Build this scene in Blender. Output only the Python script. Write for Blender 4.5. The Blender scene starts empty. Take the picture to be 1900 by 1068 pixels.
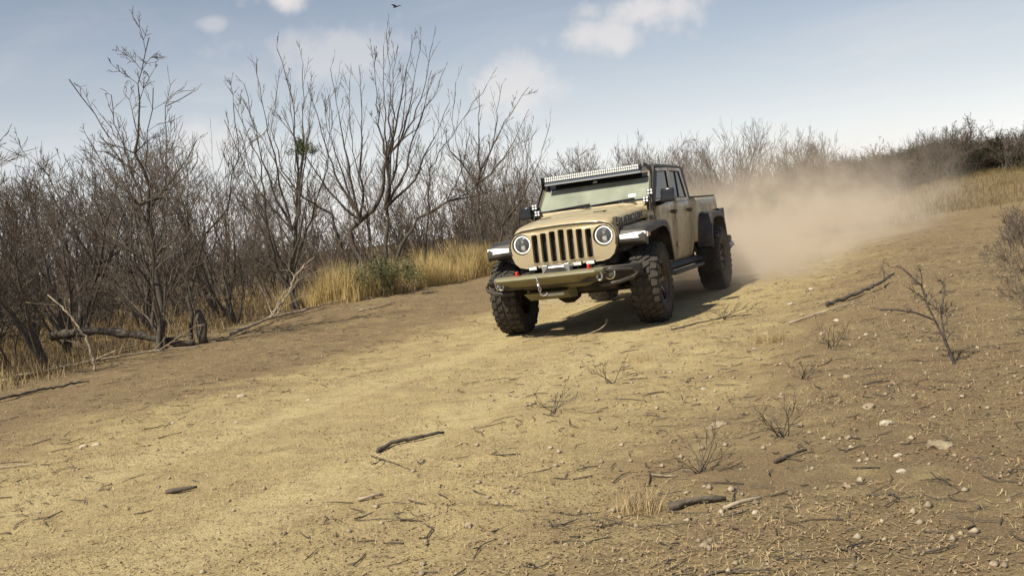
import bpy, bmesh, math, random
import numpy as np
from mathutils import Vector, Matrix
from mathutils.geometry import tessellate_polygon

R = math.radians
sc = bpy.context.scene
col = sc.collection

# ------------------------------------------------------------------ camera
PITCH, ROLL, CAMH = -0.0565, -0.105, 1.30
cd = bpy.data.cameras.new('camera')
cam = bpy.data.objects.new('camera', cd); col.objects.link(cam)
_d = Vector((0, math.cos(PITCH), math.sin(PITCH))); _r = Vector((1, 0, 0)); _u = _r.cross(_d)
_c, _s = math.cos(ROLL), math.sin(ROLL)
_R = _c * _r + _s * _u; _U = -_s * _r + _c * _u
cam.matrix_world = Matrix(((_R.x, _U.x, -_d.x, 0), (_R.y, _U.y, -_d.y, 0), (_R.z, _U.z, -_d.z, CAMH), (0, 0, 0, 1)))
cd.sensor_width = 36; cd.lens = 36.0; cd.clip_end = 3000; cd.clip_start = 0.05
sc.camera = cam

# ------------------------------------------------------------------ sky, sun, exposure
SUN = Vector((-0.58, -0.56, 1.0)).normalized()          # towards the sun
world = bpy.data.worlds.new('World'); sc.world = world; world.use_nodes = True
def build_sky():
    nt = world.node_tree; N = nt.nodes; Lk = nt.links; N.clear()
    out = N.new('ShaderNodeOutputWorld'); bg = N.new('ShaderNodeBackground')
    sky = N.new('ShaderNodeTexSky'); sky.sky_type = 'NISHITA'; sky.sun_disc = False
    sky.sun_elevation = math.asin(SUN.z); sky.sun_rotation = math.atan2(SUN.x, SUN.y)
    sky.air_density = 1.0; sky.dust_density = 1.5; sky.ozone_density = 2.2; sky.altitude = 200
    tc = N.new('ShaderNodeTexCoord')
    def math_(op, a, b=None, clamp=False):
        n = N.new('ShaderNodeMath'); n.operation = op; n.use_clamp = clamp
        for i, v in enumerate((a, b)):
            if v is None: continue
            if isinstance(v, (int, float)): n.inputs[i].default_value = v
            else: Lk.new(v, n.inputs[i])
        return n.outputs[0]
    def smooth(v, a, b):
        n = N.new('ShaderNodeMapRange'); n.interpolation_type = 'SMOOTHSTEP'
        Lk.new(v, n.inputs[0]); n.inputs[1].default_value = a; n.inputs[2].default_value = b
        return n.outputs[0]
    sep = N.new('ShaderNodeSeparateXYZ'); Lk.new(tc.outputs['Generated'], sep.inputs[0])
    zc = math_('ABSOLUTE', sep.outputs[2])
    zz = math_('ADD', zc, 0.12)
    comb = N.new('ShaderNodeCombineXYZ')
    Lk.new(math_('DIVIDE', sep.outputs[0], zz), comb.inputs[0]); Lk.new(math_('DIVIDE', sep.outputs[1], zz), comb.inputs[1])
    # thin high veil
    nz = N.new('ShaderNodeTexNoise'); Lk.new(comb.outputs[0], nz.inputs['Vector'])
    nz.inputs['Scale'].default_value = 0.9; nz.inputs['Detail'].default_value = 8; nz.inputs['Roughness'].default_value = 0.6; nz.inputs['Distortion'].default_value = 0.6
    veil = math_('MULTIPLY', smooth(nz.outputs[0], 0.44, 0.82), 0.26)
    # cumulus puffs
    n2 = N.new('ShaderNodeTexNoise'); Lk.new(tc.outputs['Generated'], n2.inputs['Vector'])
    n2.inputs['Scale'].default_value = 13; n2.inputs['Detail'].default_value = 9; n2.inputs['Roughness'].default_value = 0.58
    tot = None
    for (dx, dy, dz, rx, ry, k) in SKY_CLOUDS:
        a = math_('DIVIDE', math_('SUBTRACT', sep.outputs[0], dx), rx)
        b = math_('DIVIDE', math_('SUBTRACT', sep.outputs[2], dz), ry)
        front = smooth(sep.outputs[1], 0.0, 0.2)
        rr = math_('SQRT', math_('ADD', math_('MULTIPLY', a, a), math_('MULTIPLY', b, b)))
        v = math_('SUBTRACT', math_('ADD', n2.outputs[0], 0.12), math_('MULTIPLY', rr, 0.30))
        m = math_('MULTIPLY', math_('MULTIPLY', smooth(v, 0.30, 0.58), front), k)
        tot = m if tot is None else math_('MAXIMUM', tot, m)
    # other puffs all round the sky
    n3 = N.new('ShaderNodeTexNoise'); Lk.new(comb.outputs[0], n3.inputs['Vector'])
    n3.inputs['Scale'].default_value = 1.7; n3.inputs['Detail'].default_value = 8; n3.inputs['Roughness'].default_value = 0.55
    puffs = math_('MULTIPLY', smooth(n3.outputs[0], 0.66, 0.80), 0.35)
    cover = math_('MAXIMUM', math_('MAXIMUM', tot, veil), puffs, True)
    hz = N.new('ShaderNodeMix'); hz.data_type = 'RGBA'
    Lk.new(math_('MULTIPLY', math_('EXPONENT', math_('MULTIPLY', zc, -8.2)), 0.95), hz.inputs[0]); Lk.new(sky.outputs[0], hz.inputs[6]); hz.inputs[7].default_value = (15.5, 15.3, 15.1, 1)
    mix = N.new('ShaderNodeMix'); mix.data_type = 'RGBA'
    Lk.new(cover, mix.inputs[0]); Lk.new(hz.outputs[2], mix.inputs[6]); mix.inputs[7].default_value = (11.0, 10.3, 9.9, 1)
    Lk.new(mix.outputs[2], bg.inputs[0]); bg.inputs[1].default_value = 0.068
    Lk.new(bg.outputs[0], out.inputs[0])
SKY_CLOUDS = [(0.118, 0, 0.172, 0.050, 0.018, 0.62), (0.155, 0, 0.190, 0.055, 0.024, 0.70), (-0.180, 0, 0.232, 0.040, 0.018, 0.80), (-0.245, 0, 0.215, 0.016, 0.008, 0.35),
              (-0.140, 0, 0.185, 0.09, 0.030, 0.38), (0.015, 0, 0.132, 0.06, 0.030, 0.55), (-0.258, 0, 0.11, 0.05, 0.035, 0.5)]
build_sky()
sl = bpy.data.lights.new('sun', 'SUN'); sl.energy = 4.9; sl.angle = R(0.55); sl.color = (1.0, 0.94, 0.78)
sun = bpy.data.objects.new('sun', sl); col.objects.link(sun); sun.location = (0, 0, 30)
sun.rotation_euler = SUN.to_track_quat('Z', 'Y').to_euler()
vs = sc.view_settings; vs.view_transform = 'Standard'; vs.look = 'None'; vs.exposure = 0.28; vs.gamma = 1.0; vs.use_curve_mapping = False
sc.render.engine = 'CYCLES'
cy = sc.cycles; cy.use_denoising = True; cy.max_bounces = 6; cy.diffuse_bounces = 3; cy.glossy_bounces = 3; cy.transparent_max_bounces = 12
cy.transmission_bounces = 4; cy.volume_bounces = 2; cy.volume_step_rate = 1.4; cy.volume_max_steps = 160; cy.caustics_reflective = False; cy.caustics_refractive = False

# ------------------------------------------------------------------ helpers
def tag(o, label=None, cat=None, group=None, kind=None):
    for k, v in (('label', label), ('category', cat), ('group', group), ('kind', kind)):
        if v: o[k] = v
    return o
def empty(name, loc=(0, 0, 0), rz=0):
    o = bpy.data.objects.new(name, None); col.objects.link(o); o.location = loc; o.rotation_euler = (0, 0, rz); o.empty_display_size = .2
    return o
def link(name, me, m=None, parent=None):
    if m is not None and not me.materials: me.materials.append(m)
    o = bpy.data.objects.new(name, me); col.objects.link(o)
    if parent is not None: o.parent = parent
    return o
def mesh(name, v, f, m, parent=None, smooth=False, bevel=0, fix=True, solid=0):
    me = bpy.data.meshes.new(name); me.from_pydata([tuple(p) for p in v], [], f)
    if fix:
        b = bmesh.new(); b.from_mesh(me); bmesh.ops.recalc_face_normals(b, faces=b.faces); b.to_mesh(me); b.free()
    if smooth or bevel:
        me.polygons.foreach_set('use_smooth', [True] * len(me.polygons))
    o = link(name, me, m, parent)
    if solid:
        s = o.modifiers.new('thick', 'SOLIDIFY'); s.thickness = solid; s.offset = -1
    if bevel:
        b = o.modifiers.new('bevel', 'BEVEL'); b.width = bevel; b.segments = 2; b.limit_method = 'ANGLE'; b.angle_limit = R(35); b.harden_normals = True
    elif smooth:
        try: me.set_sharp_from_angle(angle=R(40))
        except Exception: pass
    return o
def np_mesh(name, v, f, m, parent=None, smooth=False):
    """v (n,3) array, f (k,3|4) index array"""
    v = np.asarray(v, np.float32); f = np.asarray(f, np.int32)
    me = bpy.data.meshes.new(name); k = f.shape[1]
    me.vertices.add(len(v)); me.vertices.foreach_set('co', v.ravel())
    me.loops.add(f.size); me.loops.foreach_set('vertex_index', f.ravel())
    me.polygons.add(len(f)); me.polygons.foreach_set('loop_start', np.arange(0, f.size, k, dtype=np.int32))
    if smooth: me.polygons.foreach_set('use_smooth', np.ones(len(f), bool))
    me.update(calc_edges=True); me.validate()
    return link(name, me, m, parent)
class G:
    """collects shapes for one mesh"""
    def __init__(s): s.v = []; s.f = []
    def add(s, v, f):
        o = len(s.v); s.v += [tuple(p) for p in v]; s.f += [tuple(i + o for i in q) for q in f]; return s
    def box(s, x0, x1, y0, y1, z0, z1):
        v = [(x, y, z) for x in (x0, x1) for y in (y0, y1) for z in (z0, z1)]
        return s.add(v, [(0, 1, 3, 2), (4, 6, 7, 5), (0, 4, 5, 1), (2, 3, 7, 6), (0, 2, 6, 4), (1, 5, 7, 3)])
    def loft(s, secs, cap=True, closed=True):
        n = len(secs[0]); v = [p for q in secs for p in q]; f = []
        for i in range(len(secs) - 1):
            for j in range(n if closed else n - 1):
                a, b = i * n + j, i * n + (j + 1) % n
                f.append((a, b, b + n, a + n))
        if cap: f += [tuple(range(n)), tuple(range((len(secs) - 1) * n, len(secs) * n))]
        return s.add(v, f)
    def prism(s, poly, axis, a, b):
        ix = {'x': lambda u, w, t: (t, u, w), 'y': lambda u, w, t: (u, t, w), 'z': lambda u, w, t: (u, w, t)}[axis]
        return s.loft([[ix(u, w, t) for u, w in poly] for t in (a, b)])
    def tube(s, path, r, n=8, cap=True):
        path = [Vector(p) for p in path]; secs = []
        rr = r if isinstance(r, (list, tuple)) else [r] * len(path)
        up = Vector((0, 0, 1))
        for i, p in enumerate(path):
            t = (path[min(i + 1, len(path) - 1)] - path[max(i - 1, 0)]).normalized()
            a = t.cross(up if abs(t.z) < .95 else Vector((1, 0, 0))).normalized(); b = t.cross(a)
            secs.append([p + (a * math.cos(k * 2 * math.pi / n) + b * math.sin(k * 2 * math.pi / n)) * rr[i] for k in range(n)])
        return s.loft(secs, cap)
    def lathe(s, prof, c, axis='y', n=24, closed=False):
        """prof (radius, along)"""
        secs = []
        for k in range(n):
            a = 2 * math.pi * k / n; q = []
            for r, t in prof:
                p = {'y': (r * math.cos(a), t, r * math.sin(a)), 'x': (t, r * math.cos(a), r * math.sin(a)), 'z': (r * math.cos(a), r * math.sin(a), t)}[axis]
                q.append((p[0] + c[0], p[1] + c[1], p[2] + c[2]))
            secs.append(q)
        secs.append(secs[0])
        m = len(prof); f = []; o = [p for q in secs[:-1] for p in q]
        for i in range(n):
            for j in range(m if closed else m - 1):
                a, b = i * m + j, i * m + (j + 1) % m; c2 = ((i + 1) % n) * m
                f.append((a, b, c2 + (j + 1) % m, c2 + j))
        return s.add(o, f)
    def plate(s, outer, holes, fn):
        """flat plate with holes; fn(u, w, t) -> point, t in 0,1"""
        loops = [list(outer)] + [list(h) for h in holes]
        tri = tessellate_polygon([[Vector((u, w, 0)) for u, w in l] for l in loops])
        pts = [p for l in loops for p in l]; n = len(pts)
        v = [fn(u, w, 0) for u, w in pts] + [fn(u, w, 1) for u, w in pts]
        f = [tuple(t) for t in tri] + [tuple(i + n for i in t) for t in tri]; o = 0
        for l in loops:
            k = len(l)
            f += [(o + i, o + (i + 1) % k, o + (i + 1) % k + n, o + i + n) for i in range(k)]; o += k
        return s.add(v, f)
    def mir(s):
        g = G(); g.v = [(x, -y, z) for x, y, z in s.v]; g.f = [q[::-1] for q in s.f]; return g
    def side(s, k): return s if k > 0 else s.mir()
    def out(s, name, m, parent=None, **k): return mesh(name, s.v, s.f, m, parent, **k)
def rrect(cx, cy_, w, h, r, n=4):
    p = []
    for sx, sy, a0 in ((1, 1, 0), (-1, 1, 90), (-1, -1, 180), (1, -1, 270)):
        for i in range(n + 1):
            a = R(a0 + 90 * i / n); p.append((cx + sx * (w / 2 - r) + r * math.cos(a), cy_ + sy * (h / 2 - r) + r * math.sin(a)))
    return p
def circ(cx, cy_, r, n=28): return [(cx + r * math.cos(2 * math.pi * i / n), cy_ + r * math.sin(2 * math.pi * i / n)) for i in range(n)]

# ------------------------------------------------------------------ materials
def mat(name, c, rough=.6, c2=None, scale=20, metal=0, bump=0, bscale=None, spec=.5, dust=None, dustz=None, coat=0, emit=0, contrast=(.35, .65), detail=6, dust_amount=.6):
    m = bpy.data.materials.new(name); m.use_nodes = True; nt = m.node_tree; N = nt.nodes; Lk = nt.links
    b = N['Principled BSDF']; b.inputs['Base Color'].default_value = (*c, 1); b.inputs['Roughness'].default_value = rough
    b.inputs['Metallic'].default_value = metal; b.inputs['Specular IOR Level'].default_value = spec
    if coat: b.inputs['Coat Weight'].default_value = coat; b.inputs['Coat Roughness'].default_value = .12
    if emit: b.inputs['Emission Color'].default_value = (*c, 1); b.inputs['Emission Strength'].default_value = emit
    tc = N.new('ShaderNodeTexCoord'); cur = None
    def noise(sca, det=detail):
        n = N.new('ShaderNodeTexNoise'); n.inputs['Scale'].default_value = sca; n.inputs['Detail'].default_value = det; Lk.new(tc.outputs['Object'], n.inputs['Vector']); return n.outputs[0]
    def rng(v, a, b_, lo=0, hi=1):
        n = N.new('ShaderNodeMapRange'); Lk.new(v, n.inputs[0]); n.inputs[1].default_value = a; n.inputs[2].default_value = b_; n.inputs[3].default_value = lo; n.inputs[4].default_value = hi; return n.outputs[0]
    if c2:
        x = N.new('ShaderNodeMix'); x.data_type = 'RGBA'; Lk.new(rng(noise(scale), *contrast), x.inputs[0]); x.inputs[6].default_value = (*c, 1); x.inputs[7].default_value = (*c2, 1); cur = x.outputs[2]
    if dust:
        x = N.new('ShaderNodeMix'); x.data_type = 'RGBA'
        f = rng(noise(7, 8), .38, .70, 0, dust_amount)
        if dustz:
            sp = N.new('ShaderNodeSeparateXYZ'); Lk.new(tc.outputs['Object'], sp.inputs[0])
            mm = N.new('ShaderNodeMath'); mm.operation = 'MAXIMUM'; Lk.new(f, mm.inputs[0])
            mu = N.new('ShaderNodeMath'); mu.operation = 'MULTIPLY'; Lk.new(rng(sp.outputs[2], dustz[1], dustz[0]), mu.inputs[0]); Lk.new(rng(noise(11), .3, .6, .35, .95), mu.inputs[1])
            Lk.new(mu.outputs[0], mm.inputs[1]); f = mm.outputs[0]
        Lk.new(f, x.inputs[0])
        if cur: Lk.new(cur, x.inputs[6])
        else: x.inputs[6].default_value = (*c, 1)
        x.inputs[7].default_value = (*dust, 1); cur = x.outputs[2]
        rm = N.new('ShaderNodeMapRange'); Lk.new(f, rm.inputs[0]); rm.inputs[3].default_value = rough; rm.inputs[4].default_value = .9; Lk.new(rm.outputs[0], b.inputs['Roughness'])
    if cur: Lk.new(cur, b.inputs['Base Color'])
    if bump:
        bp = N.new('ShaderNodeBump'); bp.inputs['Strength'].default_value = bump; bp.inputs['Distance'].default_value = .02
        Lk.new(noise(bscale or scale * 2), bp.inputs['Height']); Lk.new(bp.outputs[0], b.inputs['Normal'])
    return m
DUST = (.40, .30, .19)
M = dict(
    paint=mat('tan_paint', (.44, .365, .215), .34, dust=(.34, .255, .16), dustz=(.55, 1.30), coat=.35, dust_amount=.7),
    bplate=mat('bumper_paint', (.20, .185, .10), .5, dust=(.20,.155,.10)),
    black=mat('black_plastic', (.022, .021, .020), .55, dust=(.20, .155, .11), dust_amount=.35),
    flare=mat('flare_plastic', (.030, .028, .026), .50, dust=(.16, .125, .09), dust_amount=.38),
    dark=mat('underbody', (.012, .011, .010), .8, dust=(.12, .09, .06), dust_amount=.5),
    gloss=mat('gloss_black', (.015, .015, .016), .2),
    roof=mat('hardtop', (.035, .035, .036), .55, dust=(.2, .16, .12), dust_amount=.4),
    rubber=mat('tyre_rubber', (.030, .027, .024), .85, dust=(.11, .085, .06), dust_amount=.35),
    rim=mat('wheel_alloy', (.05, .05, .05), .4, metal=.6, dust=DUST),
    chrome=mat('bright_metal', (.80, .80, .80), .15, metal=1.0),
    steel=mat('grey_steel', (.45, .44, .42), .35, metal=.9),
    led=mat('lamp_reflector', (.85, .86, .84), .35, metal=.25),
    lamp=mat('lit_lamp', (1.0, .97, .90), .2, emit=.3),
    amber=mat('amber_lens', (.55, .16, .05), .25),
    red=mat('red_paint', (.62, .04, .02), .35),
    tail=mat('tail_lens', (.10, .012, .012), .2),
    white=mat('white_sticker', (.8, .8, .78), .5),
    seat=mat('seat_cloth', (.03, .03, .03), .8),
    letter=mat('decal_black', (.02, .018, .016), .4),
)
def glass_mat(name, dirt, tint, dirt_col):
    m = bpy.data.materials.new(name); m.use_nodes = True; nt = m.node_tree; N = nt.nodes; Lk = nt.links
    b = N['Principled BSDF']; o = N['Material Output']
    b.inputs['Base Color'].default_value = (*dirt_col, 1); b.inputs['Roughness'].default_value = .5
    tr = N.new('ShaderNodeBsdfTransparent'); tr.inputs[0].default_value = (*tint, 1)
    gl = N.new('ShaderNodeBsdfGlossy'); gl.inputs['Roughness'].default_value = .03
    fr = N.new('ShaderNodeFresnel'); fr.inputs[0].default_value = 1.5
    a = N.new('ShaderNodeMixShader'); Lk.new(fr.outputs[0], a.inputs[0]); Lk.new(tr.outputs[0], a.inputs[1]); Lk.new(gl.outputs[0], a.inputs[2])
    tc = N.new('ShaderNodeTexCoord'); nz = N.new('ShaderNodeTexNoise'); Lk.new(tc.outputs['Object'], nz.inputs[0]); nz.inputs['Scale'].default_value = 3.5; nz.inputs['Detail'].default_value = 5
    mr = N.new('ShaderNodeMapRange'); Lk.new(nz.outputs[0], mr.inputs[0]); mr.inputs[1].default_value = .3; mr.inputs[2].default_value = .7; mr.inputs[3].default_value = dirt[0]; mr.inputs[4].default_value = dirt[1]
    c = N.new('ShaderNodeMixShader'); Lk.new(mr.outputs[0], c.inputs[0]); Lk.new(a.outputs[0], c.inputs[1]); Lk.new(b.outputs[0], c.inputs[2]); Lk.new(c.outputs[0], o.inputs[0])
    return m
M['windshield'] = glass_mat('dusty_windshield', (.40, .70), (.75, .8, .76), (.40, .42, .33))
M['sideglass'] = glass_mat('tinted_glass', (.10, .28), (.22, .24, .24), (.22, .21, .18))
M['lens'] = glass_mat('clear_lens', (.06, .12), (.95, .95, .95), (.7, .7, .68))

# ------------------------------------------------------------------ the truck (local: x forward, y to its left, z up, origin under front axle)
AXLE, HEAD = Vector((0.867, 12.505, 0)), -1.9842
BROLL, BPITCH = R(1.2), .004
truck = empty('pickup_truck', (AXLE.x, AXLE.y, -0.018))
truck.rotation_euler = (Matrix.Rotation(HEAD, 4, 'Z') @ Matrix.Rotation(BPITCH, 4, 'Y') @ Matrix.Rotation(BROLL, 4, 'X')).to_euler()   # body leans on its springs
UP = {0: .03, -3.487: .075}     # wheels tucked up into the arches, rear springs squatting
tag(truck, 'lifted tan four door pickup truck with black flares and light bar raising dust', 'pickup truck')
TR, TW, TY = .475, .335, .895

def make_tyre():
    g = G(); r = TR - .021; w = TW / 2
    g.lathe([(.235, -w * .80), (.27, -w * .93), (.34, -w * 1.02), (.41, -w * .99), (r - .018, -w * .90), (r, -w * .74), (r + .003, 0), (r, w * .74), (r - .018, w * .90), (.41, w * .99), (.34, w * 1.02), (.27, w * .93), (.235, w * .80)], (0, 0, 0), 'y', 64)
    def block(a0, a1, y0, y1, r0, r1, sk=0):
        # skewed lug between two angles and two widths
        v = []
        for rr in (r0, r1):
            k = .0 if rr == r0 else .006
            for (a, y) in ((a0, y0), (a1, y0), (a1 + sk, y1), (a0 + sk, y1)):
                dr = -.018 * max(0, (abs(y) / w - .72) / .28) ** 1.5
                v.append(((rr + dr) * math.cos(a), y * (1 - k), (rr + dr) * math.sin(a)))
        g.add(v, [(0, 1, 2, 3), (7, 6, 5, 4), (0, 4, 5, 1), (1, 5, 6, 2), (2, 6, 7, 3), (3, 7, 4, 0)])
    n = 30; st = 2 * math.pi / n; top = TR
    for i in range(n):
        a = i * st; long = i % 2
        for s in (-1, 1):
            off = 0 if s > 0 else st * .5
            block(a + off, a + off + st * .56, s * w * .52, s * w * (1.0 if long else .93), r - .01, top, st * .10)          # shoulder lug
            block(a + off + st * .15, a + off + st * .70, s * w * .98, s * w * 1.045, r - .075 if long else r - .055, r - .012, 0)  # side biter
            block(a + off + st * .25, a + off + st * .76, s * w * .08, s * w * .46, r - .004, top, s * st * .38)               # centre lug
    return g
tyre_g = make_tyre()
def make_rim():
    g = G(); w = TW / 2
    g.lathe([(.236, -w * .8), (.243, w * .80), (.225, w * .78), (.215, w * .3), (.20, -w * .75)], (0, 0, 0), 'y', 40)
    for k in range(8):
        a = k * math.pi / 4
        c, s_ = math.cos(a), math.sin(a)
        q = []
        for r0, hw, y in ((.05, .030, w * .42), (.13, .020, w * .55), (.232, .030, w * .62)):
            q.append([(r0 * c - hw * s_, y, r0 * s_ + hw * c), (r0 * c + hw * s_, y, r0 * s_ - hw * c), (r0 * c + hw * s_, y - .03, r0 * s_ - hw * c), (r0 * c - hw * s_, y - .03, r0 * s_ + hw * c)])
        g.loft(q)
    g.lathe([(.0, w * .42), (.05, w * .44), (.075, w * .40), (.075, w * .1), (.2, w * .05), (.2, -w * .2), (0, -w * .2)], (0, 0, 0), 'y', 24)
    return g
rim_g = make_rim()
tyre_me = rim_me = None
for x in (0, -3.487):
    for s in (1, -1):
        tyre = tyre_g.out('tyre', M['rubber'], None, smooth=False) if tyre_me is None else link('tyre', tyre_me)
        tyre_me = tyre.data
        wh = bpy.data.objects.new('wheel', tyre_me)   # tyre carries the wheel
        bpy.data.objects.remove(tyre)
        col.objects.link(wh); wh.parent = truck; wh.matrix_local = Matrix.Translation((x, s * TY - .012, TR + UP[x])) @ Matrix.Rotation((0 if s > 0 else math.pi) + (R(4) if x == 0 else 0), 4, 'Z') @ Matrix.Rotation(.7 + x + s, 4, 'Y')
        rim = rim_g.out('rim', M['rim'], wh, smooth=True) if rim_me is None else link('rim', rim_me, None, wh)
        rim_me = rim.data

# chassis, axles, suspension
g = G()
for s in (1, -1): g.box(.66, -4.4, s * .40, s * .50, .66, .80)
for x in (.5, -.9, -1.9, -2.9, -4.2): g.box(x, x - .12, -.45, .45, .68, .77)
g.box(-.2, -1.6, -.28, .28, .52, .72).box(-1.7, -2.7, .1, .38, .55, .72)
g.out('chassis', M['dark'], truck, bevel=.01)
for x in (0, -3.487):
    g = G().tube([(x, -.72, TR), (x, .72, TR)], .055, 12).lathe([(0, -.15), (.10, -.13), (.15, -.05), (.15, .05), (.10, .13), (0, .15)], (x, -.18 if x == 0 else 0, TR), 'y', 16)
    g.tube([(x - .15, -.68, TR + .05), (x - .15, .68, TR + .05)], .018, 8)
    g.tube([(x + .16, -.66, TR + .03), (x + .16, .66, TR - .0)], .020, 8)
    for s in (1, -1): g.tube([(x - .05, s * .50, TR + .02), (x - .02, s * .46, TR + .5)], .035, 10).tube([(x + .05, s * .58, TR), (x + .06, s * .52, TR + .55)], .028, 8)
    g.out('axle', M['dark'], truck, smooth=True).location = (0, 0, UP[x])
g = G().box(.43, -.62, -.60, .60, .80, 1.17); g.out('engine_bay', M['dark'], truck)
for s in (1, -1):   # inner wheel arches
    G().loft([[(.40, s * .60, .90), (.40, s * .90, .98), (.38, s * .90, 1.0), (.38, s * .60, 1.0)], [(.1, s * .60, 1.05), (.1, s * .92, 1.10), (.1, s * .92, 1.13), (.1, s * .6, 1.13)], [(-.4, s * .60, 1.05), (-.4, s * .92, 1.12), (-.4, s * .92, 1.15), (-.4, s * .6, 1.15)],
              [(-.66, s * .60, .70), (-.66, s * .80, .70), (-.70, s * .80, .70), (-.70, s * .6, .70)]]).out('wheel_arch_liner', M['dark'], truck)

# grille panel with seven slots and round lamp openings
half = [(0, 1.318), (.30, 1.312), (.50, 1.298), (.605, 1.266), (.662, 1.20), (.680, 1.12), (.665, 1.02), (.622, .915), (.565, .865), (.48, .845), (0, .840)]
outl = half + [(-y, z) for y, z in half[-2:0:-1]]
slots = [rrect((i - 3) * .113, 1.078 - .004 * abs(i - 3), .076, .370 - .012 * abs(i - 3), .018, 3) for i in range(7)]
HY, HZ, HR = .515, 1.135, .112
def gf(u, w, t): return (.47 + .055 * t - .10 * max(0, abs(u) - .35) ** 1.5 - .10 * max(0, w - 1.12), u, w)
grille = G().plate(outl, slots + [circ(HY, HZ, HR + .012), circ(-HY, HZ, HR + .012)], gf).out('grille', M['paint'], truck, bevel=.008)
G().plate([(y * 1.012, 1.1 + (z - 1.1) * 1.02) for y, z in outl], [], lambda u, w, t: (.43 + .032 * t - .10 * max(0, abs(u) - .35) ** 1.5 - .10 * max(0, w - 1.12), u, w)).out('radiator', M['dark'], grille)
top = [q_ for q_ in outl if q_[1] > .93]
top = sorted(top, key=lambda q_: math.atan2(q_[1] - 1.0, q_[0]))
G().tube([(gf(y_ * .985, z_, 1)[0] + .002, y_ * .985, 1.0 + (z_ - 1.0) * .985) for y_, z_ in top], .009, 6).out('hood_gap_line', M['black'], grille)  # thin black line painting in the dark gap under the hood's front edge
for sl_ in slots:
    cx = sum(p[0] for p in sl_) / len(sl_); cz = sum(p[1] for p in sl_) / len(sl_)
    big = [(cx + (a - cx) * 1.14, cz + (b - cz) * 1.045) for a, b in sl_]
    G().plate(big, [sl_], lambda u, w, t: (gf(u, w, 1)[0] + .003 * t, u, w)).out('slot_trim', M['paint'], grille, smooth=False)
for s in (1, -1):
    cy0 = s * HY
    hl = G().lathe([(HR + .010, .0), (HR + .014, .075), (HR + .002, .085), (HR - .008, .06), (HR - .012, .0)], (.41, cy0, HZ), 'x', 36).out('headlight', M['gloss'], truck, smooth=True)
    G().lathe([(HR - .004, .0), (HR - .006, .012), (HR - .018, .014), (HR - .022, .0)], (.480, cy0, HZ), 'x', 36).out('halo_ring', M['lamp'], hl, smooth=True)
    G().lathe([(0, .0), (.045, .005), (.082, .03)], (.445, cy0, HZ), 'x', 28).out('reflector', M['steel'], hl, smooth=True)
    for zc in (.032, -.032):
        G().lathe([(0, .035), (.018, .03), (.026, .015), (.028, .0)], (.462, cy0, HZ + zc), 'x', 20).out('projector', M['chrome'] if zc > 0 else M['lamp'], hl, smooth=True)
    G().box(.452, .484, cy0 - .075, cy0 + .075, HZ - .007, HZ + .007).box(.452, .482, cy0 - .05, cy0 - .03, HZ - .06, HZ + .06).box(.452, .482, cy0 + .03, cy0 + .05, HZ - .06, HZ + .06).out('lamp_divider', M['gloss'], hl)
    G().lathe([(0, .022), (.05, .018), (HR - .008, .0)], (.490, cy0, HZ), 'x', 36).out('lens', M['lens'], hl, smooth=True)

# hood
def hood_sec(x, w, zl, zt, dome):
    q = [(w + .012, zl), (w + .008, zl + (zt - zl) * .55), (w - .012, zt - .035), (w - .05, zt - .012), (w * .72, zt + .002), (w * .60, zt + .004 + dome), (w * .30, zt + .008 + dome), (0, zt + .012 + dome)]
    q = q + [(-a, b) for a, b in q[-2::-1]]
    return [(x, a, b) for a, b in q]
hs = [hood_sec(.500, .575, 1.215, 1.285, .0), hood_sec(.498, .585, 1.208, 1.305, .002), hood_sec(.48, .600, 1.205, 1.322, .006), hood_sec(.38, .622, 1.208, 1.348, .014), hood_sec(.2, .645, 1.216, 1.372, .022), hood_sec(-.05, .672, 1.235, 1.398, .028), hood_sec(-.35, .702, 1.262, 1.424, .028), hood_sec(-.60, .722, 1.285, 1.442, .024), hood_sec(-.635, .724, 1.29, 1.436, .02)]
hood = G().loft(hs, cap=False, closed=False).out('hood', M['paint'], truck, smooth=True, solid=.02)
for s in (1, -1):
    G().box(.10, -.12, s * .28, s * .42, 1.410, 1.424).out('hood_vent', M['black'], hood, bevel=.004)
    y0 = s * .655
    la = G().box(.40, .47, y0 - .012, y0 + .030 * s + .012, 1.12, 1.215).box(.405, .46, y0 - .02, y0 + .022, 1.20, 1.33)
    la.lathe([(0, -.02), (.018, -.02), (.018, .02), (0, .02)], (.435, y0 + s * .025, 1.25), 'y', 12)
    la.out('hood_latch', M['black'], hood, bevel=.004)
# lettering on the side of the hood
GL = {'R': [[(0, 0), (0, 5), (3, 5), (4, 4.2), (4, 3), (3, 2.3), (0, 2.3)], [(1.8, 2.3), (4, 0)]], 'U': [[(0, 5), (0, .8), (.8, 0), (3.2, 0), (4, .8), (4, 5)]],
      'B': [[(0, 0), (0, 5), (3.2, 5), (3.9, 4.3), (3.9, 3.3), (3.2, 2.6), (0, 2.6)], [(3.2, 2.6), (4, 1.8), (4, .8), (3.2, 0), (0, 0)]], 'I': [[(0, 0), (0, 5)]],
      'C': [[(4, 4), (3.2, 5), (.8, 5), (0, 4.2), (0, .8), (.8, 0), (3.2, 0), (4, 1)]], 'O': [[(.8, 0), (0, .8), (0, 4.2), (.8, 5), (3.2, 5), (4, 4.2), (4, .8), (3.2, 0), (.8, 0)]],
      'N': [[(0, 0), (0, 5), (4, 0), (4, 5)]]}
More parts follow.
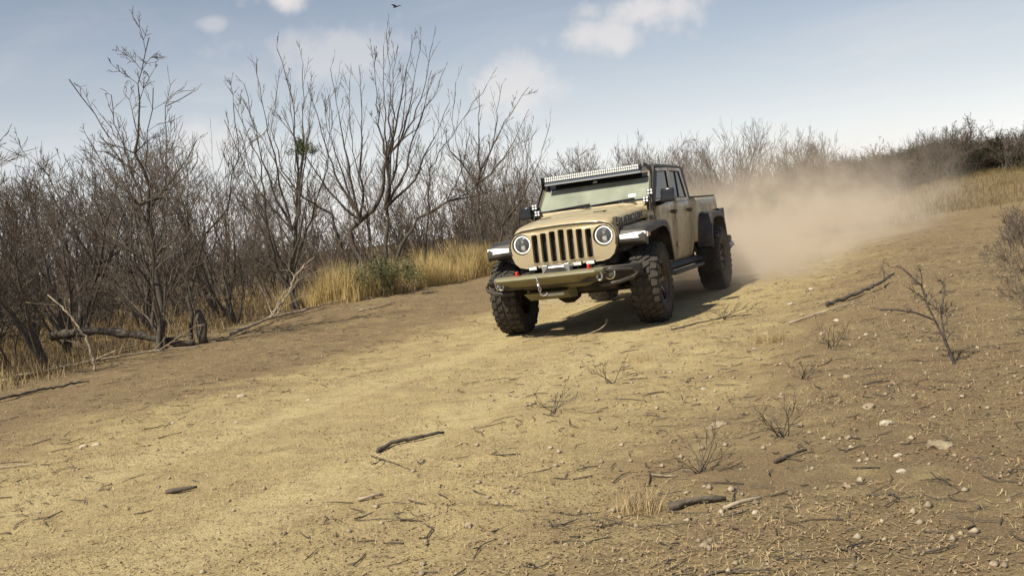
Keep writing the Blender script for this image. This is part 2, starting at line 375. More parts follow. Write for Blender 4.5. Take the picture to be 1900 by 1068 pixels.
def hood_side(x):   # outward y, lower and upper z of the hood's side panel
    xs = [.528, .48, .38, .2, -.05, -.35, -.60]; ws = [.572, .612, .634, .657, .684, .714, .734]; zs = [1.215, 1.205, 1.208, 1.216, 1.235, 1.262, 1.285]
    i = 0
    while i < 5 and x < xs[i + 1]: i += 1
    t = (x - xs[i]) / (xs[i + 1] - xs[i]); return ws[i] + (ws[i + 1] - ws[i]) * t, zs[i] + (zs[i + 1] - zs[i]) * t
g = G(); cur = 0.0; LS = .0142
for ch in 'RUBICON':
    wch = 0 if ch == 'I' else 4
    for line in GL[ch]:
        for (a, b), (c, d_) in zip(line, line[1:]):
            L_ = math.hypot(c - a, d_ - b); nx, nz = -(d_ - b) / L_ * .52, (c - a) / L_ * .52; ex, ez = (c - a) / L_ * .3, (d_ - b) / L_ * .3
            q = [(a - ex + nx, b - ez + nz), (c + ex + nx, d_ + ez + nz), (c + ex - nx, d_ + ez - nz), (a - ex - nx, b - ez - nz)]
            v = []
            for off in (.001, .005):
                for (pu, pw) in q:
                    X = .31 - (cur + pu) * LS * 1.38; yy, z0 = hood_side(X)
                    v.append((X, yy + off - .003 * pw / 5, z0 + .026 + pw * LS * 1.05))
            g.add(v, [(0, 1, 2, 3), (7, 6, 5, 4), (0, 4, 5, 1), (1, 5, 6, 2), (2, 6, 7, 3), (3, 7, 4, 0)])
    cur += wch + 2.2
tag(g.out('lettering', M['letter'], hood), 'black capital letters RUBICON on the side of the hood')

# fender flares, marker lamps
fo = [(.430, .985), (.470, 1.02), (.475, 1.09), (.44, 1.155), (.32, 1.190), (0, 1.212), (-.35, 1.238), (-.52, 1.225), (-.62, 1.13), (-.70, .92), (-.74, .72), (-.69, .71), (-.645, .92), (-.565, 1.07), (-.46, 1.15), (-.3, 1.17), (0, 1.15), (.25, 1.12), (.37, 1.055), (.385, .99)]
ro = [(x * .92 - 3.487 + .02, z + .01) for x, z in fo]
ro = [(-3.487 + .50, .74), (-3.487 + .50, .92), (-3.487 + .46, 1.10), (-3.487 + .36, 1.21), (-3.487 + .2, 1.245), (-3.487 - .28, 1.245), (-3.487 - .45, 1.20), (-3.487 - .56, 1.05), (-3.487 - .60, .86), (-3.487 - .55, .86), (-3.487 - .51, 1.02), (-3.487 - .42, 1.14), (-3.487 - .26, 1.18), (-3.487 + .18, 1.18), (-3.487 + .31, 1.15), (-3.487 + .40, 1.06), (-3.487 + .44, .92), (-3.487 + .44, .74)]
def flare(poly, y0, y1):
    cx = sum(p[0] for p in poly) / len(poly); g = G()
    def sec(y, k, dz): return [(cx + (x - cx) * k, y, z + dz) for x, z in poly]
    return g.loft([sec(y0, 1, .012), sec(y0 + (y1 - y0) * .6, 1, .004), sec(y1 - .03, .995, -.004), sec(y1, .975, -.022)])
for s in (1, -1):
    ff = flare(fo, .630, 1.005).side(s).out('fender_flare', M['flare'], truck, bevel=.012)
    ml = G().loft([[(.482, .70, 1.065), (.482, .70, 1.115), (.455, .70, 1.115), (.455, .70, 1.065)], [(.478, .90, 1.060), (.474, .90, 1.128), (.44, .90, 1.128), (.44, .90, 1.060)], [(.455, 1.000, 1.060), (.445, 1.000, 1.128), (.40, .985, 1.128), (.40, .985, 1.060)], [(.38, 1.012, 1.065), (.37, 1.012, 1.115), (.36, .98, 1.115), (.36, .98, 1.065)]]).side(s).out('marker_lamp', M['lamp'], ff, bevel=.004)
    G().box(.36, .27, .99, 1.010, 1.068, 1.112).side(s).out('side_reflector', M['amber'], ff, bevel=.003)
    flare(ro, .76, 1.0).side(s).out('rear_flare', M['flare'], truck, bevel=.012)
    # side panel between flare and door
    G().loft([[(-.60, .735, 1.20), (-.60, .735, 1.42), (-.79, .76, 1.455), (-.79, .775, 1.20), (-.79, .765, .72), (-.70, .74, .72)], [(-.60, .70, 1.20), (-.60, .70, 1.42), (-.79, .72, 1.455), (-.79, .74, 1.20), (-.79, .72, .72), (-.70, .70, .72)]]).side(s).out('cowl_side', M['paint'], truck, bevel=.006)
    G().box(-.66, -.72, .766, .776, 1.22, 1.30).side(s).out('fender_vent', M['black'], truck, bevel=.003)

# cab: floor, firewall, back wall
G().box(-.66, -2.74, -.72, .72, .60, .68).box(-.66, -.72, -.72, .72, .68, 1.42).box(-2.70, -2.75, -.74, .74, .68, 1.44).out('cab_shell', M['dark'], truck)
def body_y(z):   # outward bulge of the cab side
    return .792 - .055 * max(0, (1.02 - z) / .42) ** 2 - .012 * max(0, (z - 1.38) / .08)
def roof_y(z): return .776 - (z - 1.455) * .075
def panel(x0f, x1f, zs, yf):
    return [[(x, yf(z), z) for x in np.linspace(x0f(z), x1f(z), 5)] for z in zs]
def door(s, xf, xr, upper, hole):
    zs = [.645, .70, .80, .95, 1.10, 1.25, 1.36, 1.395, 1.41, 1.455]
    d = G().loft(panel(xf, xr, zs, body_y), cap=False, closed=False).side(s).out('door', M['paint'], truck, smooth=True, solid=.035)
    if s > 0:
        me = d.data; b = bmesh.new(); b.from_mesh(me)
        for f_ in b.faces:
            f_.normal_update()
            if f_.normal.y < 0: f_.normal_flip()
        b.to_mesh(me); b.free()
    else:
        me = d.data; b = bmesh.new(); b.from_mesh(me)
        for f_ in b.faces:
            f_.normal_update()
            if f_.normal.y > 0: f_.normal_flip()
        b.to_mesh(me); b.free()
    fn = lambda u, w, t: (u, roof_y(w) - .03 + .03 * t, w)
    G().plate(upper, [hole], fn).side(s).out('door_frame', M['paint'], d, bevel=.005)
    big = [(sum(p[0] for p in hole) / len(hole) + (a - sum(p[0] for p in hole) / len(hole)) * 1.01, b) for a, b in hole]
    G().plate(big, [], lambda u, w, t: (u, roof_y(w) - .022 + .006 * t, w)).side(s).out('window', M['sideglass'], d)
    ins = inset(hole, .012)
    G().plate(hole, [ins], lambda u, w, t: (u, roof_y(w) - .014 + .010 * t, w)).side(s).out('window_seal', M['black'], d)
    return d
def inset(poly, d):
    cx = sum(p[0] for p in poly) / len(poly); cz = sum(p[1] for p in poly) / len(poly)
    return [(cx + (x - cx) * (1 - d / max(.05, abs(x - cx)) if abs(x - cx) > .02 else 1), cz + (z - cz) * (1 - d / max(.05, abs(z - cz)))) for x, z in poly]
for s in (1, -1):
    fd = door(s, lambda z: -.805 + .0 * z, lambda z: -1.755, [(-.83, 1.45), (-1.115, 1.915), (-1.14, 1.935), (-1.745, 1.95), (-1.755, 1.45)], [(-.915, 1.495), (-1.15, 1.885), (-1.685, 1.905), (-1.70, 1.495)])
    rd = door(s, lambda z: -1.772, lambda z: -2.70 + .16 * max(0, (1.0 - z) / .36), [(-1.772, 1.45), (-1.765, 1.95), (-2.43, 1.945), (-2.47, 1.93), (-2.70, 1.45)], [(-1.825, 1.495), (-1.825, 1.905), (-2.38, 1.90), (-2.595, 1.495)])
    G().box(-2.09, -2.11, roof_y(1.495) - .014, roof_y(1.495) - .004, 1.495, 1.50).loft([[(-2.16, roof_y(1.495) - .016, 1.495), (-2.16, roof_y(1.495) - .003, 1.495), (-2.185, roof_y(1.495) - .003, 1.495), (-2.185, roof_y(1.495) - .016, 1.495)], [(-2.16, roof_y(1.90) - .016, 1.90), (-2.16, roof_y(1.90) - .003, 1.90), (-2.185, roof_y(1.90) - .003, 1.90), (-2.185, roof_y(1.90) - .016, 1.90)]]).side(s).out('window_divider', M['black'], rd)
    for d_, x in ((fd, -1.62), (rd, -2.50)):
        h = G().tube([(x + .09, .80, 1.315), (x + .085, .835, 1.315), (x - .055, .835, 1.315), (x - .06, .80, 1.315)], .018, 8).lathe([(0, 0), (.03, 0), (.03, .03), (0, .03)], (x - .085, .79, 1.31), 'y', 14)
        h.side(s).out('handle', M['black'], d_, smooth=True)
    for zz in (.86, 1.24):
        G().box(-.775, -.86, .782, .806, zz - .03, zz + .03).side(s).out('hinge', M['paint'], fd, bevel=.005)
        G().box(-1.74, -1.83, .785, .806, zz - .03, zz + .03).side(s).out('hinge', M['paint'], rd, bevel=.005)
    # rock rail
    G().loft([[(-.76, y, z) for y, z in ((.70, .56), (.82, .55), (.85, .60), (.80, .645), (.70, .65))], [(-2.86, y, z) for y, z in ((.70, .56), (.82, .55), (.85, .60), (.80, .645), (.70, .65))]]).tube([(-.85, .80, .56), (-1.0, .90, .53), (-2.6, .90, .53), (-2.8, .80, .56)], .030, 10).side(s).out('rock_rail', M['black'], truck, bevel=.006)
    # rear corner of the hard top
    G().loft([[(-2.47, roof_y(1.95) - .03, 1.95), (-2.47, roof_y(1.95), 1.95), (-2.60, roof_y(1.95), 1.95), (-2.60, roof_y(1.95) - .03, 1.95)], [(-2.71, roof_y(1.455) - .03, 1.455), (-2.71, roof_y(1.455), 1.455), (-2.80, roof_y(1.455), 1.455), (-2.80, roof_y(1.455) - .03, 1.455)]]).side(s).out('roof_pillar', M['roof'], truck)
    G().loft(panel(lambda z: -2.715 + .16 * max(0, (1.0 - z) / .36), lambda z: -2.775 + .1 * max(0, (1.0 - z) / .36), [.66, .80, 1.0, 1.25, 1.395, 1.41, 1.455], lambda z: body_y(z))[0:7], cap=False, closed=False).side(s).out('cab_corner', M['paint'], truck, smooth=True, solid=.03)
# roof
def roof_sec(x, w, z0, z1): return [(x, a, b) for a, b in ((-w, z0), (-w, z0 + .02), (-w + .025, z1 - .012), (-w + .07, z1), (-.3, z1 + .008), (.3, z1 + .008), (w - .07, z1), (w - .025, z1 - .012), (w, z0 + .02), (w, z0))]
roof = G().loft([roof_sec(-.985, .72, 1.93, 1.955), roof_sec(-1.05, .745, 1.945, 1.992), roof_sec(-1.4, .750, 1.948, 2.004), roof_sec(-2.3, .748, 1.948, 2.000), roof_sec(-2.56, .735, 1.945, 1.985), roof_sec(-2.61, .72, 1.94, 1.95)]).out('roof', M['roof'], truck, smooth=True)
G().plate([(-.72, 1.95), (.72, 1.95), (.76, 1.455), (-.76, 1.455)], [rrect(0, 1.70, .9, .30, .04)], lambda u, w, t: (-2.60 - .19 * (1.95 - w) / .5 - .03 * t, u, w)).out('roof_back', M['roof'], truck)
G().plate(rrect(0, 1.70, .91, .31, .04), [], lambda u, w, t: (-2.61 - .19 * (1.95 - w) / .5 - .006 * t, u, w)).out('rear_window', M['sideglass'], truck)

# windshield frame and glass
WB, WT = (-.655, 1.445), (-1.005, 1.945)
def wf(u, w, t, off=0):   # u across, w 0..1 up the slope
    nx, nz = .82, .573
    return (WB[0] + (WT[0] - WB[0]) * w + nx * (t + off), u, WB[1] + (WT[1] - WB[1]) * w + nz * (t + off))
wo = [(-.775, 0), (.775, 0), (.735, 1), (-.735, 1)]
wi = [(-.742, .09), (.742, .09), (.708, .87), (-.708, .87)]
wfr = G().plate(wo, [wi], lambda u, w, t: wf(u, w, t * .04 - .02)).out('windshield_frame', M['paint'], truck, bevel=.008)
ws = G().plate([(a * 1.01, .48 + (b - .48) * 1.02) for a, b in wi], [], lambda u, w, t: wf(u, w, t * .006)).out('windshield', M['windshield'], truck)
G().plate([(-.696, .72), (.696, .72), (.690, .866), (-.690, .866)], [], lambda u, w, t: wf(u, w, .0075 + t * .002)).out('bar_shadow_band', M['gloss'], ws)  # black band painting in the shadow of light bar and header on the glass
G().plate([(-.721, .092), (.721, .092), (.718, .15), (-.718, .15)], [], lambda u, w, t: wf(u, w, .0075 + t * .002)).out('frit_band', M['gloss'], ws)
G().plate([(-.70, .885), (.70, .885), (.728, .99), (-.728, .99)], [], lambda u, w, t: wf(u, w, .022 + t * .004)).out('header_trim', M['black'], wfr)
G().plate(rrect(.52, .27, .10, .085, .01), [], lambda u, w, t: wf(u, w, .008 + t * .001)).out('sticker', M['white'], ws)
G().box(-.98, -1.0, -.12, .12, 1.73, 1.79).tube([(-.94, 0, 1.86), (-.97, 0, 1.79)], .012, 6).out('rear_view_mirror', M['black'], truck, bevel=.006)
G().plate(rrect(-.02, .79, .06, .06, .02), [], lambda u, w, t: wf(u, w, .0105 + t * .004)).out('sensor_cover', M['led'], ws)
cw = G().loft([[(-.60, -.70, 1.44), (-.60, .70, 1.44), (-.60, .70, 1.40), (-.60, -.70, 1.40)], [(-.70, -.74, 1.465), (-.70, .74, 1.465), (-.70, .74, 1.42), (-.70, -.74, 1.42)]]).out('cowl', M['paint'], truck, bevel=.006)
for y in (-.30, .30):
    wp = G().tube([wf(y + .30, .015, .045), wf(y + .20, .075, .045), wf(y + .02, .125, .035)], .008, 6).out('wiper', M['gloss'], truck)
    a, b = wf(y - .30, .115, .026), wf(y + .26, .165, .026)
    G().tube([a, b], .011, 6).out('wiper_blade', M['gloss'], wp)
# light bar on its brackets
LBX, LBZ = -.745, 1.962
lb = G().loft([[(LBX + .035, y, LBZ - .038), (LBX + .035, y, LBZ + .038), (LBX - .02, y, LBZ + .04), (LBX - .05, y, LBZ + .02), (LBX - .05, y, LBZ - .02), (LBX - .02, y, LBZ - .04)] for y in (-.665, .665)]).out('light_bar', M['gloss'], truck, bevel=.004)
g = G()
for zr in (-.018, .018):
    for i in range(44):
        y = -.645 + 1.29 * (i + .5) / 44; hw = 1.29 / 88 * .78
        g.loft([[(LBX + .037, y - hw, LBZ + zr - .015), (LBX + .037, y + hw, LBZ + zr - .015), (LBX + .037, y + hw, LBZ + zr + .015), (LBX + .037, y - hw, LBZ + zr + .015)], [(LBX + .031 + .012, y - hw * .5, LBZ + zr - .008), (LBX + .043, y + hw * .5, LBZ + zr - .008), (LBX + .043, y + hw * .5, LBZ + zr + .008), (LBX + .043, y - hw * .5, LBZ + zr + .008)]])
tag(g.out('led_cells', M['led'], lb), kind='stuff')
G().box(LBX - .035, LBX + .01, -.66, .66, LBZ - .085, LBZ - .045).loft([[(LBX - .02, y, LBZ - .06), (LBX - .02, y, LBZ - .05), (-.99, y, 1.955), (-.99, y, 1.945)] for y in (-.60, .60)]).out('bar_mount', M['steel'], lb, bevel=.004)
for s in (1, -1):
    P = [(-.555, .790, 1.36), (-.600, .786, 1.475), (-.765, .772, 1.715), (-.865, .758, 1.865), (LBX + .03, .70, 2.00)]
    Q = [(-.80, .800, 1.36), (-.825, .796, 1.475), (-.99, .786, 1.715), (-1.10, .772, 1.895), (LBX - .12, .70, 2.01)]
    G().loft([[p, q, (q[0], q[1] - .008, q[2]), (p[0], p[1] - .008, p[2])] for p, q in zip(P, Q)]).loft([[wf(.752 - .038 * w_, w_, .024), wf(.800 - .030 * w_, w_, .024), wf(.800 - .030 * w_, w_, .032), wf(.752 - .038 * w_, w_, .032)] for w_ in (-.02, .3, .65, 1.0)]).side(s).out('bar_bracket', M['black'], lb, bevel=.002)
    # pod lamps at the windshield base
    for k, (px, py, pz) in enumerate(((-.585, .735, 1.505), (-.625, .785, 1.60))):
        pod = G().loft([[(px - .07, py + a * .7, pz + b * .7) for a, b in ((-.04, -.04), (.04, -.04), (.04, .04), (-.04, .04))], [(px, py + a, pz + b) for a, b in ((-.04, -.04), (.04, -.04), (.04, .04), (-.04, .04))]]).box(px - .05, px - .03, py - .01, py + .01, pz - .075, pz - .03).side(s).out('pod_lamp', M['gloss'], truck, bevel=.004)
        g = G()
        for a in (-.019, .019):
            for b in (-.019, .019): g.lathe([(.016, .001), (.012, .006), (0, .008)], (px, py + a, pz + b), 'x', 10)
        g.side(s).out('lens', M['lamp'] if k == 5 else M['led'], pod, smooth=True)
    # mirrors
    mr = G().loft([[(-.80 + dx, y, 1.525 + dz) for dx, dz in ((.05 * k, -.09 * k), (.065 * k, 0), (.05 * k, .10 * k), (-.06 * k, .105 * k), (-.06 * k, -.095 * k))] for y, k in ((.885, .85), (.90, .95), (1.035, .95), (1.06, .84))]).tube([(-.86, .77, 1.43), (-.84, .85, 1.44), (-.82, .93, 1.47)], .035, 8).side(s).out('wing_mirror', M['gloss'], truck, bevel=.015)
    G().plate(rrect(.97, 1.53, .12, .14, .02), [], lambda u, w, t: (-.861 - .003 * t, u, w)).side(s).out('mirror_glass', M['chrome'], mr)

# interior
ds = G().loft([[(-.72, y, 1.15), (-.72, y, 1.43), (-.95, y, 1.44), (-1.05, y, 1.36), (-1.02, y, 1.12)] for y in (-.70, .70)]).out('dashboard', M['seat'], truck, bevel=.02)
G().lathe([(.17, -.012), (.185, 0), (.17, .012), (.155, 0)], (-1.14, .36, 1.36), 'x', 24, True).tube([(-1.02, .36, 1.33), (-1.14, .36, 1.36)], .03, 8).box(-1.13, -1.15, .20, .52, 1.35, 1.38).out('steering_wheel', M['seat'], truck, smooth=True)
for x in (-1.35, -2.15):
    for y in (-.36, .36):
        se = G().loft([[(x + .25, y - .24, 1.0), (x + .25, y + .24, 1.0), (x - .25, y + .24, .96), (x - .25, y - .24, .96)], [(x + .24, y - .23, 1.12), (x + .24, y + .23, 1.12), (x - .25, y + .23, 1.08), (x - .25, y - .23, 1.08)]]).loft([[(x - .16, y - .23, 1.08), (x - .16, y + .23, 1.08), (x - .30, y + .23, 1.08), (x - .30, y - .23, 1.08)], [(x - .26, y - .20, 1.60), (x - .26, y + .20, 1.60), (x - .36, y + .20, 1.60), (x - .36, y - .20, 1.60)]]).out('seat', M['seat'], truck, bevel=.03)
        G().box(x - .27, x - .36, y - .12, y + .12, 1.63, 1.79).tube([(x - .31, y - .05, 1.55), (x - .31, y - .05, 1.65)], .008, 6).out('headrest', M['seat'], se, bevel=.03)

# bed
for s in (1, -1):
    G().loft(panel(lambda z: -2.80 + .1 * max(0, (1.0 - z) / .36), lambda z: -4.50, [.84, 1.0, 1.2, 1.36, 1.40, 1.415, 1.475], lambda z: body_y(z) + .004), cap=False, closed=False).side(s).out('bed_side', M['paint'], truck, smooth=True, solid=.03)
    G().box(-2.81, -4.49, .715, .775, 1.478, 1.505).side(s).out('bed_rail', M['black'], truck, bevel=.006)
    tl = G().box(-4.40, -4.53, .74, .895, 1.04, 1.28).side(s).out('tail_lamp', M['black'], truck, bevel=.015)
    G().box(-4.525, -4.540, .755, .885, 1.06, 1.26).side(s).out('lens', M['tail'], tl, bevel=.006)
G().box(-2.80, -4.47, -.74, .74, .80, .86).box(-2.80, -2.84, -.76, .76, .86, 1.46).out('bed_floor', M['dark'], truck)
G().box(-2.82, -4.47, -.715, .715, 1.475, 1.497).out('bed_cover', M['black'], truck, bevel=.006)
tg = G().box(-4.475, -4.53, -.72, .72, .86, 1.475).out('tailgate', M['paint'], truck, bevel=.01)
G().box(-4.53, -4.55, -.09, .09, 1.27, 1.33).out('handle', M['black'], tg, bevel=.006)
G().loft([[(-4.50, y, .62), (-4.50, y, .84), (xr, y, .83), (xr, y, .64)] for y, xr in ((-.95, -4.60), (-.8, -4.72), (.8, -4.72), (.95, -4.60))]).out('rear_bumper', M['black'], truck, bevel=.012)
G().tube([(-4.2, .60, .70), (-4.42, .72, .68), (-4.50, 1.0, .70)], .035, 10).out('exhaust', M['steel'], truck, smooth=True)

# front bumper
bp = G().loft([[(.46, y, .66), (.46, y, .815), (xf, y, .815), (xf + .01, y, .79), (xf - .02, y, zb)] for y, xf, zb in ((-.93, .66, .72), (-.88, .76, .71), (-.58, .98, .67), (.58, .98, .67), (.88, .76, .71), (.93, .66, .72))]).out('front_bumper', M['black'], truck, bevel=.012); bp.location.z = -.035
G().loft([[(.60, y, .815), (xf - .05, y, .828), (xf, y, .812), (xf + .012, y, .79), (xf - .008, y, .762), (.78, y, zb), (.60, y, zb)] for y, xf, zb in ((-.70, 1.02, .735), (-.62, 1.13, .71), (-.32, 1.16, .625), (.32, 1.16, .625), (.57, 1.13, .71), (.64, 1.04, .735))]).out('skid_panel', M['bplate'], bp, bevel=.008)
G().loft([[(.60, y, .64), (.90, y, .60), (.72, y, .51), (.50, y, .50), (.5, y, .60)] for y in (-.40, .12)]).out('belly_plate', M['bplate'], bp, bevel=.006)
G().loft([[(.52, y, .78), (.52, y, .52), (.10, y, .47), (.10, y, .78)] for y in (-.36, .60)]).out('steering_guard', M['dark'], truck, bevel=.02)
for s in (1, -1):
    G().tube([(.95, .62, .79), (.90, .74, .78), (.78, .88, .76), (.73, .935, .72), (.77, .90, .675), (.86, .77, .645), (.94, .64, .63), (.86, .54, .63)], .024, 10).side(s).out('bumper_hoop', M['black'], bp, smooth=True)
    fg = G().lathe([(.062, -.03), (.066, .02), (.056, .024), (.050, .0), (0, -.012)], (.905, s * .675, .745), 'x', 24).out('fog_lamp', M['chrome'], bp, smooth=True)
    G().lathe([(0, .02), (.03, .014), (.05, .0)], (.912, s * .675, .745), 'x', 20).out('lens', M['lens'], fg, smooth=True)
    G().box(.908, .912, s * .675 - .05, s * .675 + .05, .738, .752).out('lamp_bar', M['gloss'], fg)
    # red hooks, shackle eyes
    hk = G().tube([(.92 + .032 * math.cos(a), s * .44, .838 + .032 * math.sin(a)) for a in [R(t) for t in range(-60, 221, 28)]], .012, 8).box(.86, .98, s * .44 - .022, s * .44 + .022, .805, .83)
    hk.out('tow_hook', M['red'], bp, smooth=True)
    G().tube([(1.06, s * .60 + .028 * math.cos(a), .735 + .045 * math.sin(a)) for a in [R(t) for t in range(0, 361, 24)]], .012, 8).out('shackle', M['steel'], bp, smooth=True)
    for y in (.20, .36):
        pl_ = G().box(.575, .62, s * y - .055, s * y + .055, .855, .905).box(.585, .61, s * y - .01, s * y + .01, .815, .86).out('bumper_lamp', M['gloss'], bp, bevel=.006)
        G().box(.619, .626, s * y - .048, s * y + .048, .862, .898).out('lens', M['led'], pl_, bevel=.002)
wn = G().tube([(.76, -.10, .86), (.76, .10, .86)], .045, 14).box(.70, .82, -.17, -.10, .81, .91).box(.70, .82, .10, .17, .81, .91).out('winch', M['steel'], bp, bevel=.008)
G().loft([[(.84, -.15, .815), (.84, .15, .815), (.845, .09, .875), (.845, -.09, .875)], [(.86, -.15, .815), (.86, .15, .815), (.865, .09, .875), (.865, -.09, .875)]]).out('fairlead', M['black'], wn, bevel=.004)
for k in range(4):
    z = .775 - .038 * k; x = 1.175 - .016 * k
    g = G().tube([(x + (.0 if k % 2 else .014 * math.cos(a)), (-.10 + (.014 * math.cos(a) if k % 2 else 0)), z + .026 * math.sin(a)) for a in [R(t) for t in range(0, 361, 30)]], .006, 6)
    g.out('chain_link', M['chrome'], wn, smooth=True)
G().tube([(1.13, -.10, .65), (1.13, -.10, .61), (1.12, -.07, .585), (1.11, -.03, .59), (1.11, -.02, .615)], .012, 8).out('winch_hook', M['chrome'], wn, smooth=True)
G().box(.90, .915, -.10, .10, .555, .59).out('tow_plate', M['steel'], bp, bevel=.004)

# the cab sits a little further back and lower than drafted
done = set()
for o in truck.children_recursive:
    if o.type != 'MESH' or o.data in done or o.name.startswith(('wheel', 'rim')) or 'arch' in o.name: continue
    done.add(o.data); n = len(o.data.vertices); a = np.empty(n * 3, np.float32); o.data.vertices.foreach_get('co', a); a = a.reshape(-1, 3)
    x = a[:, 0].copy(); z = a[:, 2].copy()
    up = np.clip(z - 1.455, 0, 9)
    a[:, 0] = x - .07 * np.clip((.30 - x) / .9, 0, 1) * np.clip((x + 4.6) / 1.6, 0, 1) * np.clip((z - .85) / .3, .35, 1) - .12 * up
    a[:, 2] = z - .07 * up
    o.data.vertices.foreach_set('co', a.ravel()); o.data.update()

# ------------------------------------------------------------------ terrain
random.seed(4); rng = np.random.default_rng(11)
FWD = np.array((math.cos(HEAD), math.sin(HEAD))); LEFT = np.array((-math.sin(HEAD), math.cos(HEAD)))
def vnoise(x, y, seed=0):
    xi = np.floor(x).astype(np.int64); yi = np.floor(y).astype(np.int64); fx = x - xi; fy = y - yi
    fx = fx * fx * (3 - 2 * fx); fy = fy * fy * (3 - 2 * fy)
    def h(a, b):
        n = (a * 374761393 + b * 668265263 + seed * 974711) & 0xffffffff
        n = ((n ^ (n >> 13)) * 1274126177) & 0xffffffff
        return ((n ^ (n >> 16)) & 0xffff) / 65535.0
    return (h(xi, yi) * (1 - fx) + h(xi + 1, yi) * fx) * (1 - fy) + (h(xi, yi + 1) * (1 - fx) + h(xi + 1, yi + 1) * fx) * fy - .5
def sst(v, a, b):
    t = np.clip((v - a) / (b - a), 0, 1); return t * t * (3 - 2 * t)
def track(x, y):
    rx, ry = x - AXLE.x, y - AXLE.y
    return -(rx * FWD[0] + ry * FWD[1]), rx * LEFT[0] + ry * LEFT[1]      # metres behind the front axle, metres to the truck's left
def hgt(x, y):
    x = np.asarray(x, float); y = np.asarray(y, float); b, l = track(x, y)
    z = .012 + .0168 * np.clip(b, -2, 16) * sst(b, -4, 1) + .021 * np.clip(l, -1.6, 1.6) * sst(b, -5, -1) * (1 - sst(b, 8, 14))
    z = z + 1.15 * sst(x, 7, 19) * sst(y, 16, 42) + .16 * sst(l, 2.3, 4.0) * sst(b, -9, 0)
    z = z + .10 * sst(-l, 3.5, 6.5) * sst(y, 9, 15)
    calm = 1 - .75 * np.exp(-((np.abs(l) - .9) / .45) ** 2)
    near = 1 - .6 * sst(-np.abs(l), -1.8, -1.2) * sst(b, -2, -.8) * (1 - sst(b, 5, 6))
    n = .055 * vnoise(x * .55, y * .55, 1) + .034 * vnoise(x * 1.7, y * 1.7, 2) + .024 * vnoise(x * 5.1, y * 5.1, 3) + .014 * vnoise(x * 13, y * 13, 4) + .006 * vnoise(x * 31, y * 31, 5)
    rut = -.022 * np.exp(-((np.abs(l) - .9) / .28) ** 2) * (1 - sst(b, -1, 0))
    return z + n * calm * near + rut * (1 - sst(-b, 9, 14))
def axis(n, near, far, lo, hi, c):
    t = np.linspace(-1, 1, n); v = np.sinh(t * 6.0) / np.sinh(6.0)
    return v
gx = np.concatenate([-np.geomspace(400, 7, 60), np.linspace(-6.9, 6.9, 300)[0:], np.geomspace(7, 400, 60)])
gy = np.concatenate([-np.geomspace(60, 2, 12), np.linspace(-1.8, 2.6, 20), np.linspace(2.65, 18, 380), np.geomspace(18.1, 600, 120)])
GX, GY = np.meshgrid(gx, gy); GZ = hgt(GX, GY)
V = np.stack([GX, GY, GZ], -1).reshape(-1, 3); nx, ny = len(gx), len(gy)
ii = (np.arange(ny - 1)[:, None] * nx + np.arange(nx - 1)[None, :]).ravel()
F4 = np.stack([ii, ii + 1, ii + nx + 1, ii + nx], -1)
